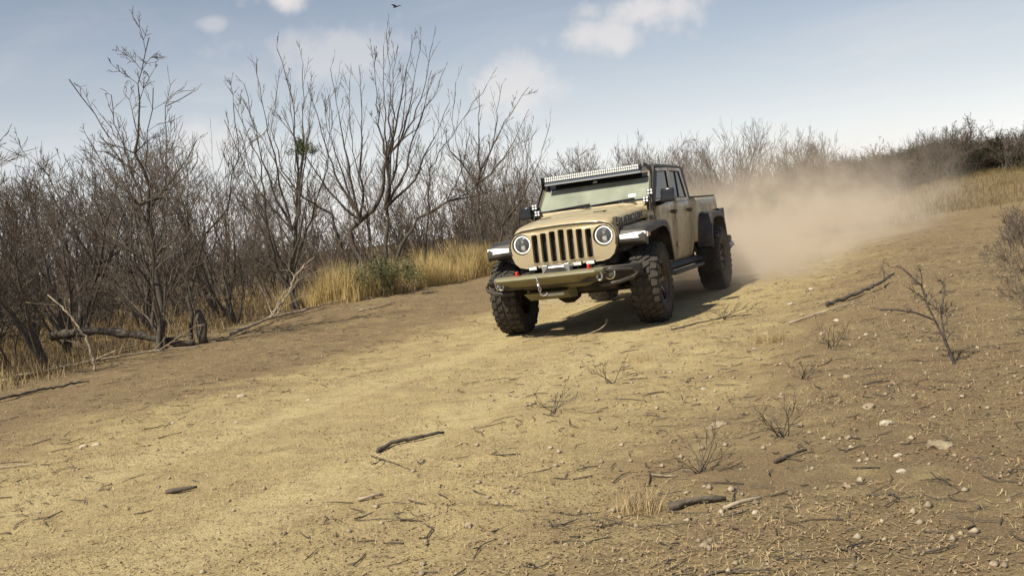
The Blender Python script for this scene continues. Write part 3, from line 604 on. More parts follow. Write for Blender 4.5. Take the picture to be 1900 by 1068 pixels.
def ground_mat():
    m = bpy.data.materials.new('dry_ground'); m.use_nodes = True; nt = m.node_tree; N = nt.nodes; Lk = nt.links; b = N['Principled BSDF']
    b.inputs['Roughness'].default_value = .95; b.inputs['Specular IOR Level'].default_value = .15
    tc = N.new('ShaderNodeTexCoord')
    def noise(s, d=8, rough=.6):
        n = N.new('ShaderNodeTexNoise'); n.inputs['Scale'].default_value = s; n.inputs['Detail'].default_value = d; n.inputs['Roughness'].default_value = rough; Lk.new(tc.outputs['Object'], n.inputs['Vector']); return n.outputs[0]
    def rg(v, a, b_, lo=0, hi=1):
        n = N.new('ShaderNodeMapRange'); n.interpolation_type = 'SMOOTHSTEP'; Lk.new(v, n.inputs[0]); n.inputs[1].default_value = a; n.inputs[2].default_value = b_; n.inputs[3].default_value = lo; n.inputs[4].default_value = hi; return n.outputs[0]
    def mx(f, a, b_):
        n = N.new('ShaderNodeMix'); n.data_type = 'RGBA'; Lk.new(f, n.inputs[0])
        for i, c in ((6, a), (7, b_)):
            if isinstance(c, tuple): n.inputs[i].default_value = (*c, 1)
            else: Lk.new(c, n.inputs[i])
        return n.outputs[2]
    def mt(op, a, b_=None):
        n = N.new('ShaderNodeMath'); n.operation = op
        for i, v in enumerate((a, b_)):
            if v is None: continue
            if isinstance(v, (int, float)): n.inputs[i].default_value = v
            else: Lk.new(v, n.inputs[i])
        return n.outputs[0]
    sp = N.new('ShaderNodeSeparateXYZ'); Lk.new(tc.outputs['Object'], sp.inputs[0])
    lat = mt('ADD', mt('ADD', mt('MULTIPLY', mt('SUBTRACT', sp.outputs[0], AXLE.x), float(LEFT[0])), mt('MULTIPLY', mt('SUBTRACT', sp.outputs[1], AXLE.y), float(LEFT[1]))), mt('MULTIPLY', mt('SUBTRACT', noise(.5, 3), .5), .8))
    al = mt('ABSOLUTE', lat)
    rut = rg(mt('ABSOLUTE', mt('SUBTRACT', al, .88)), .10, .55, 1, 0)
    road = rg(al, 1.5, 3.6, 1, 0)
    c = mx(rg(noise(30, 8, .72), .38, .60), (.25, .175, .09), (.43, .33, .165))           # crumbly litter on dirt
    c = mx(rg(noise(3.2), .40, .66, 0, .75), c, (.50, .395, .19))                     # straw coloured patches
    c = mx(mt('MULTIPLY', rg(noise(1.1), .44, .62), rg(road, 0, 1, .9, .35)), c, (.25, .165, .09))   # brown litter patches
    c = mx(mt('MULTIPLY', mt('MAXIMUM', rut, mt('MULTIPLY', road, .45)), rg(noise(7), .30, .62, .25, .85)), c, (.56, .45, .235))    # powdery worn track
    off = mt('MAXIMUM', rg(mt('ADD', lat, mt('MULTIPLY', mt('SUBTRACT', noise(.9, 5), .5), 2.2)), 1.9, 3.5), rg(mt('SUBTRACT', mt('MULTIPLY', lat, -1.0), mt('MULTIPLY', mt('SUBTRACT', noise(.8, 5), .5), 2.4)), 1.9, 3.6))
    c = mx(mt('MULTIPLY', off, rg(noise(6), .25, .60, .45, .92)), c, (.205, .145, .082))     # browner stony soil off the worn lane, darkened further to paint in vignetting
    c = mx(rg(noise(70, 5, .7), .52, .66, 0, .85), c, (.10, .07, .04))                    # dark specks
    c = mx(rg(noise(95, 4, .7), .58, .68, 0, .75), c, (.58, .47, .29))                    # pale specks
    Lk.new(c, b.inputs['Base Color'])
    h = mt('ADD', mt('ADD', mt('MULTIPLY', noise(16, 9, .7), .9), mt('MULTIPLY', noise(75, 5), .5)), mt('MULTIPLY', noise(190, 3), .22))
    bp = N.new('ShaderNodeBump'); bp.inputs['Strength'].default_value = .9; bp.inputs['Distance'].default_value = .03; Lk.new(h, bp.inputs['Height']); Lk.new(bp.outputs[0], b.inputs['Normal'])
    return m
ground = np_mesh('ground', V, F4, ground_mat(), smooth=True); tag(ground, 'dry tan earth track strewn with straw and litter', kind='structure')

# ------------------------------------------------------------------ vegetation materials
M['bark'] = mat('dark_bark', (.050, .039, .031), .9, c2=(.10, .080, .062), scale=25, bump=.5)
M['twig'] = mat('grey_twig', (.085, .066, .052), .9, c2=(.16, .125, .098), scale=8)
M['farbark'] = mat('thicket_bark', (.085, .065, .048), .9, c2=(.16, .125, .09), scale=3)
M['deadwood'] = mat('pale_deadwood', (.42, .34, .24), .85, c2=(.24, .185, .13), scale=12, bump=.4)
M['darkwood'] = mat('dark_deadwood', (.05, .04, .032), .9, c2=(.12, .095, .07), scale=18, bump=.6)
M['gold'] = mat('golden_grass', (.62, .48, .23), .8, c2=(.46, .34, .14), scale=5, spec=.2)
M['straw'] = mat('straw', (.55, .43, .24), .85, c2=(.30, .21, .11), scale=60, spec=.2)
M['leaf'] = mat('dead_leaf', (.13, .085, .05), .9, c2=(.36, .26, .15), scale=50, spec=.2)
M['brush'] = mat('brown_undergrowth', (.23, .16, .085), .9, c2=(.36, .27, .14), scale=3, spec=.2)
M['green'] = mat('grey_green_leaf', (.095, .10, .045), .8, c2=(.19, .175, .085), scale=9, spec=.25)
M['mistle'] = mat('mistletoe_leaf', (.055, .08, .025), .7, c2=(.10, .125, .04), scale=12, spec=.25)
M['cactus'] = mat('cactus_skin', (.13, .14, .075), .7, c2=(.20, .18, .10), scale=14, bump=.3)
M['stone'] = mat('pale_stone', (.52, .45, .34), .9, c2=(.30, .235, .16), scale=22, bump=.6)
M['stone2'] = mat('brown_stone', (.25, .19, .125), .9, c2=(.38, .30, .20), scale=14, bump=.6)
M['pebble'] = mat('pebble_mix', (.44, .36, .25), .9, c2=(.20, .15, .10), scale=30)

# ------------------------------------------------------------------ ground litter (nobody could count it)
def spots(n, y0, y1, k=1.7, wide=.60):
    y = y0 + (y1 - y0) * rng.random(n) ** k; x = (rng.random(n) * 2 - 1) * (wide * y + .5); return x, y
def frames(n, tilt):
    a = rng.random(n) * 2 * np.pi; t = (rng.random(n) * 2 - 1) * tilt
    d = np.stack([np.cos(a) * np.cos(t), np.sin(a) * np.cos(t), np.sin(t)], -1); s = np.stack([-np.sin(a), np.cos(a), np.zeros(n)], -1)
    return d, s
def clear_truck(x, y):
    b, l = track(x, y); return ~((np.abs(l) < 1.15) & (b > -.6) & (b < 4.2))
def quads(c, d, s, ln, w, lift):
    n = len(c); p = np.empty((n, 4, 3)); c = c + np.array((0, 0, 1.0)) * lift[:, None]
    p[:, 0] = c - d * ln[:, None] - s * w[:, None]; p[:, 1] = c + d * ln[:, None] - s * w[:, None] * .5; p[:, 2] = c + d * ln[:, None] + s * w[:, None] * .5; p[:, 3] = c - d * ln[:, None] + s * w[:, None]
    return p.reshape(-1, 3), np.arange(n * 4).reshape(-1, 4)
n = 95000; x, y = spots(n, 2.6, 20, 1.15); k = vnoise(x * .8, y * .8, 61) + .8 * vnoise(x * 2.9, y * 2.9, 62) + .5 * vnoise(x * 8, y * 8, 63) > -.12 + .25 * rng.random(n); x, y = x[k], y[k]; n = len(x); d, s = frames(n, .35); c = np.stack([x, y, hgt(x, y)], -1)
v, f = quads(c, d, s, .007 + .020 * rng.random(n) ** 2.5, .0009 + .0016 * rng.random(n), .004 + .008 * rng.random(n))
tag(np_mesh('straw_litter', v, f, M['straw']), 'loose bits of dry straw scattered over the whole track', 'straw', kind='stuff')
n = 60000; x, y = spots(n, 2.6, 22, 1.2); b_, l_ = track(x, y); k = vnoise(x * 1.1, y * 1.1, 64) + .7 * vnoise(x * 4, y * 4, 65) + .22 * (np.abs(l_) > 1.6) > .05; x, y = x[k], y[k]; n = len(x); d, s = frames(n, .7); c = np.stack([x, y, hgt(x, y)], -1)
v, f = quads(c, d, s, .004 + .009 * rng.random(n) ** 2, .003 + .004 * rng.random(n), .005 + .006 * rng.random(n))
tag(np_mesh('leaf_litter', v, f, M['leaf']), 'small brown dead leaves scattered over the ground', 'leaves', kind='stuff')
# upright stubble
def blades(x, y, h, lean, w, segs=2, bend=.5):
    n = len(x); a = rng.random(n) * 2 * np.pi; la = rng.random(n) * 2 * np.pi; le = lean * rng.random(n)
    base = np.stack([x, y, hgt(x, y) - .01], -1); side = np.stack([np.cos(a), np.sin(a), 0 * a], -1); ld = np.stack([np.cos(la), np.sin(la), 0 * la], -1)
    P = []
    for i in range(segs + 1):
        t = i / segs; ctr = base + np.array((0, 0, 1.0)) * (h * t * (1 - .25 * le * t))[:, None] + ld * (h * le * (t * (1 - bend) + bend * t * t))[:, None]
        ww = (w * (1 - .85 * t))[:, None]; P += [ctr - side * ww, ctr + side * ww]
    P = np.stack(P, 1); k = 2 * (segs + 1); o = np.arange(n)[:, None] * k
    F = np.concatenate([o + np.array([[2 * i, 2 * i + 1, 2 * i + 3, 2 * i + 2]]) for i in range(segs)], 0)
    return P.reshape(-1, 3), F
n = 60000; x, y = spots(n, 2.6, 19, 1.2); b_, l_ = track(x, y)
keep = (vnoise(x * 1.3, y * 1.3, 21) + .5 * vnoise(x * 4, y * 4, 22) + .10 * (np.abs(l_) > 1.4) > .06) & clear_truck(x, y) & (np.abs(np.abs(l_) - .9) > .25); x, y = x[keep], y[keep]
v, f = blades(x, y, .015 + .045 * rng.random(len(x)) ** 2, 1.2, .0012 + .0015 * rng.random(len(x)), 1)
tag(np_mesh('grass_stubble', v, f, M['straw']), 'short dry grass stubble standing in patches on the track', 'grass', kind='stuff')
# pebbles
OCT = np.array([(1, 0, 0), (0, 1, 0), (-1, 0, 0), (0, -1, 0), (0, 0, 1), (0, 0, -1)], float); OF = np.array([(0, 1, 4), (1, 2, 4), (2, 3, 4), (3, 0, 4), (1, 0, 5), (2, 1, 5), (3, 2, 5), (0, 3, 5)])
n = 11000; x, y = spots(n, 3.0, 24, 1.2); b_, l_ = track(x, y); r = .003 + .016 * rng.random(n) ** 6; r *= np.where(l_ > 1.2, 1.35, 1.0)
v = OCT[None] * (.6 + .6 * rng.random((n, 6, 1))) * r[:, None, None]; v[:, :, 2] *= .7; v += np.stack([x, y, hgt(x, y) + r * .25], -1)[:, None]
f = (OF[None] + (np.arange(n) * 6)[:, None, None]).reshape(-1, 3)
tag(np_mesh('pebbles', v.reshape(-1, 3), f, M['pebble']), 'small pebbles and clods scattered over the dry ground', 'pebbles', kind='stuff')

# ------------------------------------------------------------------ wood: branching skeletons turned into tubes
def tubes(polys, sides=4):
    VV = []; FF = []; o = 0
    ang = np.arange(sides) * 2 * np.pi / sides; ca, sa = np.cos(ang), np.sin(ang)
    for pts, rad in polys:
        P = np.asarray(pts, float); n = len(P); t = np.empty_like(P); t[1:-1] = P[2:] - P[:-2]; t[0] = P[1] - P[0]; t[-1] = P[-1] - P[-2]
        t /= np.linalg.norm(t, axis=1)[:, None] + 1e-9
        m = t.mean(0); ref = np.array((1., 0, 0)) if abs(m[0]) < .6 else np.array((0, 1., 0))
        a = np.cross(t, ref); a /= np.linalg.norm(a, axis=1)[:, None] + 1e-9; b = np.cross(t, a)
        r = np.asarray(rad, float)[:, None, None]
        VV.append((P[:, None] + (a[:, None] * ca[None, :, None] + b[:, None] * sa[None, :, None]) * r).reshape(-1, 3))
        i = np.arange(n - 1)[:, None] * sides; j = np.arange(sides)[None]; j2 = (j + 1) % sides
        FF.append(np.stack([i + j, i + j2, i + sides + j2, i + sides + j], -1).reshape(-1, 4) + o); o += n * sides
    return np.concatenate(VV), np.concatenate(FF)
def unit(a):
    l = math.sqrt(a[0] ** 2 + a[1] ** 2 + a[2] ** 2) or 1; return (a[0] / l, a[1] / l, a[2] / l)
def turn(d, ang, rd):
    """direction d swung by ang towards a random side"""
    u_ = (rd.gauss(0, 1), rd.gauss(0, 1), rd.gauss(0, 1)); k = u_[0] * d[0] + u_[1] * d[1] + u_[2] * d[2]
    u_ = unit((u_[0] - k * d[0], u_[1] - k * d[1], u_[2] - k * d[2])); c, s = math.cos(ang), math.sin(ang)
    return (d[0] * c + u_[0] * s, d[1] * c + u_[1] * s, d[2] * c + u_[2] * s)
def grow(acc, p, d, L, r, lev, q, rd):
    n = max(3, int(L / q['seg'][min(lev, len(q['seg']) - 1)])); st = L / n; pts = [p]; dirs = [d]; zz = q['zig']
    for i in range(n):
        d = unit((d[0] + rd.gauss(0, zz), d[1] + rd.gauss(0, zz), d[2] + rd.gauss(0, zz * .8) + q['up'] * (.5 + .5 * lev)))
        p = (p[0] + d[0] * st, p[1] + d[1] * st, p[2] + d[2] * st)
        if p[2] < .04 and not q.get('flat'): p = (p[0], p[1], .04)
        pts.append(p); dirs.append(d)
    rads = [max(q['tip'], r * (1 - i / n) ** .9) for i in range(n + 1)]; rads[-1] = q['tip'] * .6
    acc[min(lev, len(acc) - 1)].append((pts, rads))
    sprout(acc, pts, dirs, rads, L, lev, q, rd)
def sprout(acc, pts, dirs, rads, L, lev, q, rd, t0=None):
    if lev >= q['max']: return
    k = q['kids'][lev]; n = len(pts) - 1; k = max(1, int(k * (.75 + .5 * rd.random())))
    for j in range(k):
        t = (t0 if t0 is not None else q['t0'][min(lev, len(q['t0']) - 1)]); t = t + (1 - t) * (j + rd.random()) / k
        i = min(n, max(1, int(t * n + .5))); a = q['ang'] * (.65 + .7 * rd.random())
        grow(acc, pts[i], turn(dirs[min(i, len(dirs) - 1)], a, rd), L * q['len'] * (.65 + .7 * rd.random()) * (1.2 - .8 * t), max(q['tip'], rads[i] * q['rr']), lev + 1, q, rd)
MESQ = dict(seg=(.22, .18, .15, .13, .11), zig=.105, up=.045, tip=.0042, kids=(7, 6, 4, 2), t0=(.28, .15, .15, .2), ang=.50, len=.58, rr=.50, max=4)
def parts_of(acc): return acc[0] + acc[1], [b for a in acc[2:] for b in a]
def wood_pair(root, acc, mt, mc, sides=5):
    tr, cr = parts_of(acc)
    v, f = tubes(tr, sides); np_mesh('trunk', v, f, mt, root, smooth=True)
    if cr:
        v, f = tubes(cr, 3); np_mesh('crown', v, f, mc, root, smooth=True)
def dens(path, step=.22):
    """resample a guide polyline, a little crooked"""
    out = [path[0]]
    for a, b in zip(path, path[1:]):
        L = math.dist(a, b); n = max(1, int(L / step))
        for i in range(1, n + 1): out.append(tuple(a[k] + (b[k] - a[k]) * i / n for k in range(3)))
    return out
def hero(name, label, base, guides, q, seed, group=None, depth=.5, kidscale=1.0):
    """tree grown on given main stems; a guide is (points in metres relative to the base, radius at foot, level)"""
    rd = random.Random(seed); root = empty(name, (base[0], base[1], float(hgt(base[0], base[1])) - .03)); tag(root, label, 'tree', group)
    acc = [[], [], [], [], []]
    for gi, (pts, r, lev) in enumerate(guides):
        P = dens(pts); n = len(P) - 1
        wob = 0; PP = []
        for i, p in enumerate(P):
            w = .018 if 0 < i < n else 0
            PP.append((p[0] + rd.gauss(0, w), p[1] + rd.gauss(0, w), p[2] + rd.gauss(0, w * .5)))
        L = sum(math.dist(a, b) for a, b in zip(PP, PP[1:]))
        r *= .80; rads = [max(.007, r * (1 - i / n) ** 1.15) for i in range(n + 1)]
        acc[lev].append((PP, rads)); dirs = [unit(tuple(PP[min(i + 1, n)][k] - PP[max(i - 1, 0)][k] for k in range(3))) for i in range(n + 1)]
        q2 = dict(q); kk = list(q['kids']); kk[lev] = int(kk[lev] * kidscale * max(1, L / 2.2)); q2['kids'] = kk
        sprout(acc, PP, dirs, rads, min(L, 3.4) * (.62 if lev == 0 else .66), lev, q2, rd, .34 if lev == 0 else .15)
    wood_pair(root, acc, M['bark'], M['twig'])
    return root
def rel(base, pts, dy=None, jit=.25, seed=1):
    rd = random.Random(seed); y = 0; out = []
    for i, (X, Y, Z) in enumerate(pts):
        out.append((X - base[0], Y - base[1] + y, max(Z, 0) if i else 0)); y += rd.gauss(0, jit)
    return out
def fan(base, node, ends, r, seed, lev=1, lift=.25):
    """limbs that leave a fork sideways and then climb to their tips"""
    rd_ = random.Random(seed); out = []
    for (X, Y, Z) in ends:
        n_ = (node[0] - base[0], node[1] - base[1], node[2]); e = (X - base[0], Y - base[1], Z); c = (n_[0] + (e[0] - n_[0]) * .55, n_[1] + (e[1] - n_[1]) * .55, n_[2] + (e[2] - n_[2]) * lift)
        out.append(([tuple(n_[k] * (1 - t) ** 2 + 2 * c[k] * t * (1 - t) + e[k] * t * t + (rd_.gauss(0, .03) if 0 < t < 1 else 0) for k in range(3)) for t in (0, .2, .4, .6, .8, 1)], r * (.7 + .5 * rd_.random()), lev))
    return out
FINE = dict(MESQ, kids=(4, 7, 3, 1), len=.42, ang=.48, max=3, up=.06, zig=.11, t0=(.4, .18, .2, .3), rr=.55)
# broken twigs strewn on the ground
n = 3200; x, y = spots(n, 3.0, 22, 1.15); b_, l_ = track(x, y); k = clear_truck(x, y) & (vnoise(x * .7, y * .7, 71) + .25 * (np.abs(l_) > 1.3) > .02); x, y = x[k], y[k]
polys = []
for i in range(len(x)):
    a = rng.random() * 6.28; L = .02 + .10 * rng.random() ** 2; r = .0016 + .003 * rng.random(); p0 = np.array((x[i], y[i], 0)); dd = np.array((math.cos(a), math.sin(a), 0)); sd = np.array((-dd[1], dd[0], 0)) * L * rng.normal(0, .25)
    q = np.array((p0 - dd * L, p0 + sd, p0 + dd * L)); q[:, 2] = hgt(q[:, 0], q[:, 1]) + .004 + .01 * rng.random(3); polys.append((q, np.array((r, r, r * .6))))
tag(np_mesh('twig_litter', *tubes(polys, 3), M['darkwood']), 'broken dark twigs strewn thinly over the ground', 'twigs', kind='stuff')
A = (-5.30, 15.1)
hero('bare_mesquite_tree', 'tall crooked leafless tree with one dark wavering trunk beside the fallen log', A, [
    (rel(A, [(-5.3, 15.1, 0), (-5.25, 15.1, .67), (-5.29, 15.1, 1.36), (-5.3, 15.1, 2.07), (-5.19, 15.1, 2.46), (-5.33, 15.1, 2.95), (-5.19, 15.1, 3.44), (-5.07, 15.1, 3.94), (-4.81, 15.1, 4.54)], jit=.12), .085, 0),
    (rel(A, [(-5.29, 15.1, 1.36), (-5.49, 15.2, 1.93), (-5.77, 15.4, 2.28), (-6.34, 15.5, 2.18), (-6.77, 15.6, 1.95)], seed=2), .045, 1),
    (rel(A, [(-5.19, 15.1, 2.46), (-5.44, 14.9, 2.96), (-5.77, 14.7, 3.54), (-5.94, 14.6, 4.03)], seed=3), .036, 1),
    (rel(A, [(-5.2, 15.1, 3.2), (-4.81, 15.3, 3.6), (-4.47, 15.4, 3.80)], seed=4), .026, 1),
    (rel(A, [(-5.3, 15.1, 2.0), (-4.95, 14.9, 2.5), (-4.72, 14.7, 3.1), (-4.6, 14.6, 3.7)], seed=5), .032, 1)] + fan(A, (-5.28, 15.1, 2.2), [(-6.1, 15.5, 3.3), (-5.7, 15.6, 3.9), (-4.5, 15.6, 3.1), (-4.3, 14.8, 2.7)], .03, 1) + fan(A, (-5.27, 15.1, 1.3), [(-6.5, 14.6, 2.9), (-4.4, 15.3, 2.4)], .03, 2), dict(FINE, zig=.22, up=.01, ang=.6, len=.46, kids=(5, 8, 4, 1)), 3, kidscale=1.1)
B = (-3.31, 23.5)
hero('bare_mesquite_tree', 'largest leafless spreading tree on several dark stems behind the grey green bush', B, [
    (rel(B, [(-3.31, 23.5, 0), (-3.37, 23.5, .75), (-3.58, 23.5, 1.17), (-3.59, 23.5, 1.52), (-3.02, 23.6, 1.89), (-2.78, 23.6, 2.3), (-2.51, 23.6, 3.13), (-2.07, 23.6, 4.31), (-1.65, 23.6, 5.75)], jit=.1), .105, 0),
    (rel(B, [(-3.59, 23.5, 1.46), (-4.01, 23.4, 1.93), (-4.58, 23.3, 2.36), (-5.0, 23.3, 3.02), (-5.12, 23.3, 4.02), (-4.86, 23.4, 5.4)], seed=2), .06, 1),
    (rel(B, [(-3.02, 23.6, 1.9), (-3.3, 23.9, 2.8), (-3.35, 24.1, 3.8), (-3.2, 24.2, 4.9)], seed=6), .045, 1),
    (rel(B, [(-2.99, 23.7, 0), (-2.79, 23.7, 1.06), (-2.72, 23.8, 1.92), (-2.55, 23.9, 2.78), (-2.7, 24, 3.91), (-2.6, 24, 5.7)], seed=3, jit=.1), .075, 0),
    (rel(B, [(-2.84, 23.8, 0), (-2.47, 23.8, 1.02), (-2.03, 23.8, 1.6), (-1.3, 23.9, 1.93), (-.41, 24, 2.03), (.43, 24.1, 2.22)], seed=4, jit=.1), .075, 0),
    (rel(B, [(-2.03, 23.8, 1.6), (-1.59, 23.7, 2.68), (-.88, 23.6, 3.48), (-.09, 23.5, 4.39)], seed=5), .045, 1)]
    + fan(B, (-3.3, 23.55, 1.7), [(-4.2, 23.9, 5.0), (-3.8, 23.2, 4.6), (-3.5, 23.0, 5.1), (-3.0, 24.1, 5.3), (-4.7, 23.0, 4.3)], .045, 1)
    + fan(B, (-2.75, 23.75, 1.9), [(-2.3, 23.2, 5.5), (-1.9, 24.2, 5.2), (-1.3, 23.5, 4.9), (-2.2, 24.6, 5.6), (-1.0, 24.0, 4.2)], .045, 2)
    + fan(B, (-2.4, 23.6, 3.2), [(-1.2, 23.4, 5.5), (-1.0, 23.9, 5.0), (-2.2, 23.2, 5.8), (-1.5, 24.0, 5.7)], .03, 3)
    + fan(B, (-4.6, 23.3, 2.4), [(-5.5, 23.2, 4.6), (-4.6, 23.8, 4.9), (-4.2, 22.9, 4.4)], .03, 4)
    + fan(B, (-1.3, 23.9, 1.93), [(-.6, 23.6, 3.4), (-.3, 24.2, 3.2), (.5, 24, 3.1)], .026, 5), dict(FINE, kids=(3, 7, 3, 1)), 5)
C = (-.64, 26.5)
hero('bare_mesquite_tree', 'leaning leafless tree on two stems rising from the golden grass', C, [
    (rel(C, [(-.64, 26.5, 0), (-.65, 26.5, 1.19), (-.66, 26.5, 2.17), (-.38, 26.5, 2.83), (.12, 26.5, 3.61), (.97, 26.5, 4.6)], jit=.1), .08, 0),
    (rel(C, [(-.36, 26.5, 0), (-.07, 26.5, 1.13), (.36, 26.5, 1.92), (.99, 26.5, 2.75)], seed=2, jit=.1), .06, 0),
    (rel(C, [(-.66, 26.5, 2.1), (-1.0, 26.7, 3.0), (-1.1, 26.9, 4.0), (-.9, 27, 5.0)], seed=3), .04, 1)] + fan(C, (-.6, 26.5, 2.3), [(-.3, 26.1, 4.6), (.3, 26.9, 4.8), (.9, 26.3, 4.0), (-1.5, 26.4, 4.2)], .036, 1) + fan(C, (-.1, 26.5, 1.1), [(.8, 26.7, 3.4), (1.4, 26.3, 3.6), (.3, 26.9, 3.2)], .032, 2), FINE, 8)
D = (-4.42, 20.5)
treeD = hero('bare_mesquite_tree', 'leafless many stemmed tree carrying the dark green mistletoe ball', D, [
    (rel(D, [(-4.42, 20.5, 0), (-4.38, 20.5, .76), (-4.22, 20.5, 1.71), (-4.04, 20.5, 2.77), (-3.98, 20.5, 4.16), (-4.14, 20.5, 5.2)], jit=.08), .07, 0),
    (rel(D, [(-4.25, 20.3, 0), (-4.63, 20.2, .91), (-4.69, 20.1, 1.76), (-4.66, 20.1, 2.91), (-5.06, 20.1, 4.2)], seed=2, jit=.1), .055, 0),
    (rel(D, [(-4.5, 20.7, 0), (-4.35, 20.8, .9), (-3.95, 20.9, 1.8), (-3.5, 21, 2.8), (-3.3, 21, 4.2)], seed=3, jit=.1), .05, 0)] + fan(D, (-4.25, 20.5, 1.6), [(-4.9, 20.7, 4.6), (-4.5, 20.2, 4.9), (-3.7, 20.8, 4.9), (-3.5, 20.2, 4.3), (-5.3, 20.4, 3.9)], .034, 1) + fan(D, (-4.4, 20.5, .8), [(-5.4, 20.7, 3.3), (-3.6, 20.2, 3.2), (-4.9, 19.9, 3.6)], .03, 2), FINE, 12)
E5 = (-5.03, 15.8)
hero('bare_mesquite_tree', 'slim leafless tree arching to one side beside the broken stump', E5, [
    (rel(E5, [(-5.03, 15.8, 0), (-4.97, 15.8, .71), (-4.88, 15.8, 1.21), (-4.66, 15.8, 1.68), (-4.24, 15.8, 2.05), (-3.99, 15.8, 2.77), (-3.96, 15.8, 3.6)], jit=.08), .045, 0),
    (rel(E5, [(-4.88, 15.8, 1.21), (-5.1, 16, 2.0), (-5.0, 16.1, 2.9)], seed=4), .028, 1)], dict(FINE, zig=.15), 15)

# copies of a few bare trees and shrubs
def proto(q, stems, H, seed, spread):
    rd = random.Random(seed); acc = [[], [], [], [], []]
    for k in range(stems):
        a = rd.random() * 6.28; t = spread * (.3 + .7 * rd.random())
        grow(acc, (.08 * math.cos(a), .08 * math.sin(a), 0), unit((math.cos(a) * t, math.sin(a) * t, 1)), H * (.62 + .25 * rd.random()), .0115 * H * (.7 + .5 * rd.random()) * (1 if stems < 6 else .6), 0, q, rd)
    tr, cr = parts_of(acc); a = np_mesh_data('trunk', *tubes(tr, 4), M['bark']); b = np_mesh_data('crown', *tubes(cr, 3), M['twig'])
    return a, b
def np_mesh_data(name, v, f, m):
    o = np_mesh(name, v, f, m, smooth=True); me = o.data; bpy.data.objects.remove(o); return me
TREES = [proto(dict(MESQ, zig=.10 + .025 * (k % 3), up=.05 + .015 * (k % 2), kids=(7, 6, 3, 1), len=.60, max=3), 3 + k % 3, 3.7, 40 + k, .42) for k in range(6)]
SHRUBS = [proto(dict(MESQ, zig=.18, up=.02, kids=(6, 5, 4, 2), tip=.0035, seg=(.14, .12, .1, .09)), 7, 1.7, 70 + k, 1.0) for k in range(3)]
def put(kind, x, y, s, rz, label, cat, group, name, tilt=0):
    root = empty(name, (x, y, float(hgt(x, y)) - .03), rz); root.scale = (s, s, s * (.92 + .16 * random.random())); root.rotation_euler.x = tilt; tag(root, label, cat, group)
    for nm, me in zip(('trunk', 'crown'), kind):
        c = bpy.data.objects.new(nm, me); col.objects.link(c); c.parent = root
    return root
rd = random.Random(77)
def scatter(n, test, mind, x0, x1, y0, y1, pts):
    out = []; tries = 0
    while len(out) < n and tries < 6000:
        tries += 1; x = x0 + (x1 - x0) * rd.random(); y = y0 + (y1 - y0) * rd.random()
        if test(x, y) and all((x - a) ** 2 + (y - b) ** 2 > mind ** 2 for a, b in pts): out.append((x, y)); pts.append((x, y))
    return out
def edge_x(y):   # edge of the thicket on the left of the track
    return np.interp(y, [8, 11.5, 15.5, 20.5, 25, 30, 42], [-6.6, -6.0, -5.1, -3.9, -1.2, 2.6, 7.5])
def seen(x, y, m=1.5): return abs(x) < .53 * y + m
taken = [A, B, C, D, E5]
STEMS = ('three stemmed', 'four stemmed', 'five stemmed')
def near_zone(x, y): return 'beside the dark fallen log' if y < 15.5 and x > -8 else 'in the shade behind the fallen log' if x < -6.5 else 'between the stump and the mistletoe tree'
def deep_zone(x, y): return 'far behind the mistletoe tree' if x < -6 else 'behind the largest spreading tree' if x < -1.6 else 'behind the golden grass and the leaning tree'
def far_zone(x, y): return 'behind the cab of the truck' if x < 9 else 'behind the thickest of the dust' if x < 14.5 else 'above the grassy rise beyond the dust'
def tree_at(x, y, s, zone, group, t):
    k = rd.randrange(6); put(TREES[k], x, y, s, rd.random() * 6.28, ('tall ' if s > .95 else 'low ' if s < .72 else '') + STEMS[k % 3] + ' leafless tree ' + zone(x, y), 'tree', group, 'bare_tree', t)
def shrub_at(x, y, s, zone, group):
    k = rd.randrange(3); put(SHRUBS[k], x, y, s, rd.random() * 6.28, ('low ' if s < 1.0 else 'tall ' if s > 1.2 else 'waist high ') + ('dense ', 'open ', 'tangled ')[k] + 'leafless shrub ' + zone(x, y), 'shrub', group, 'bare_shrub')
for x, y in scatter(24, lambda x, y: x < edge_x(y) - .5 and seen(x, y), 1.3, -14, 0, 12.5, 21, taken):
    tree_at(x, y, (.66 + .34 * rd.random()) * (1.25 if x < -6 else 1), near_zone, 'near trees of the thicket', rd.gauss(0, .08))
for x, y in scatter(28, lambda x, y: x < edge_x(y) - 1.2 and seen(x, y), 1.4, -18, 5, 21, 36, taken):
    tree_at(x, y, .85 + .40 * rd.random(), deep_zone, 'deep trees of the thicket', rd.gauss(0, .06))
for x, y in scatter(56, lambda x, y: seen(x, y, 1) and y > 34 + .2 * x + 1.5 * math.sin(x), 1.2, -1, 26, 32, 47, taken):
    tree_at(x, y, (.84 + .36 * rd.random()) * (1 - .50 * float(sst(x, 9, 17))), far_zone, 'far row of trees beyond the track', rd.gauss(0, .06))
taken2 = []
for x, y in scatter(46, lambda x, y: x < edge_x(y) - .9 and seen(x, y), .75, -14, 3, 12.0, 29, taken2):
    shrub_at(x, y, .8 + .5 * rd.random(), lambda a, b: (near_zone if b < 21 else deep_zone)(a, b), 'shrubs under the thicket trees')
for x, y in scatter(30, lambda x, y: seen(x, y, 1) and y > 33 + .2 * x, .9, 3, 26, 33, 46, taken2):
    shrub_at(x, y, .9 + .5 * rd.random(), lambda a, b: 'below trees ' + far_zone(a, b), 'shrubs of the far row')
for x, y, s in ((3.6, 7.0, .30), (4.2, 8.0, .36), (4.8, 9.4, .42), (5.6, 11.2, .45), (6.4, 12.6, .5)):
    put(SHRUBS[rd.randrange(3)], x, y, s, rd.random() * 6.28, 'small dark leafless bush on the rise past the leaning sapling', 'shrub', 'small bushes on the rise', 'bare_shrub')

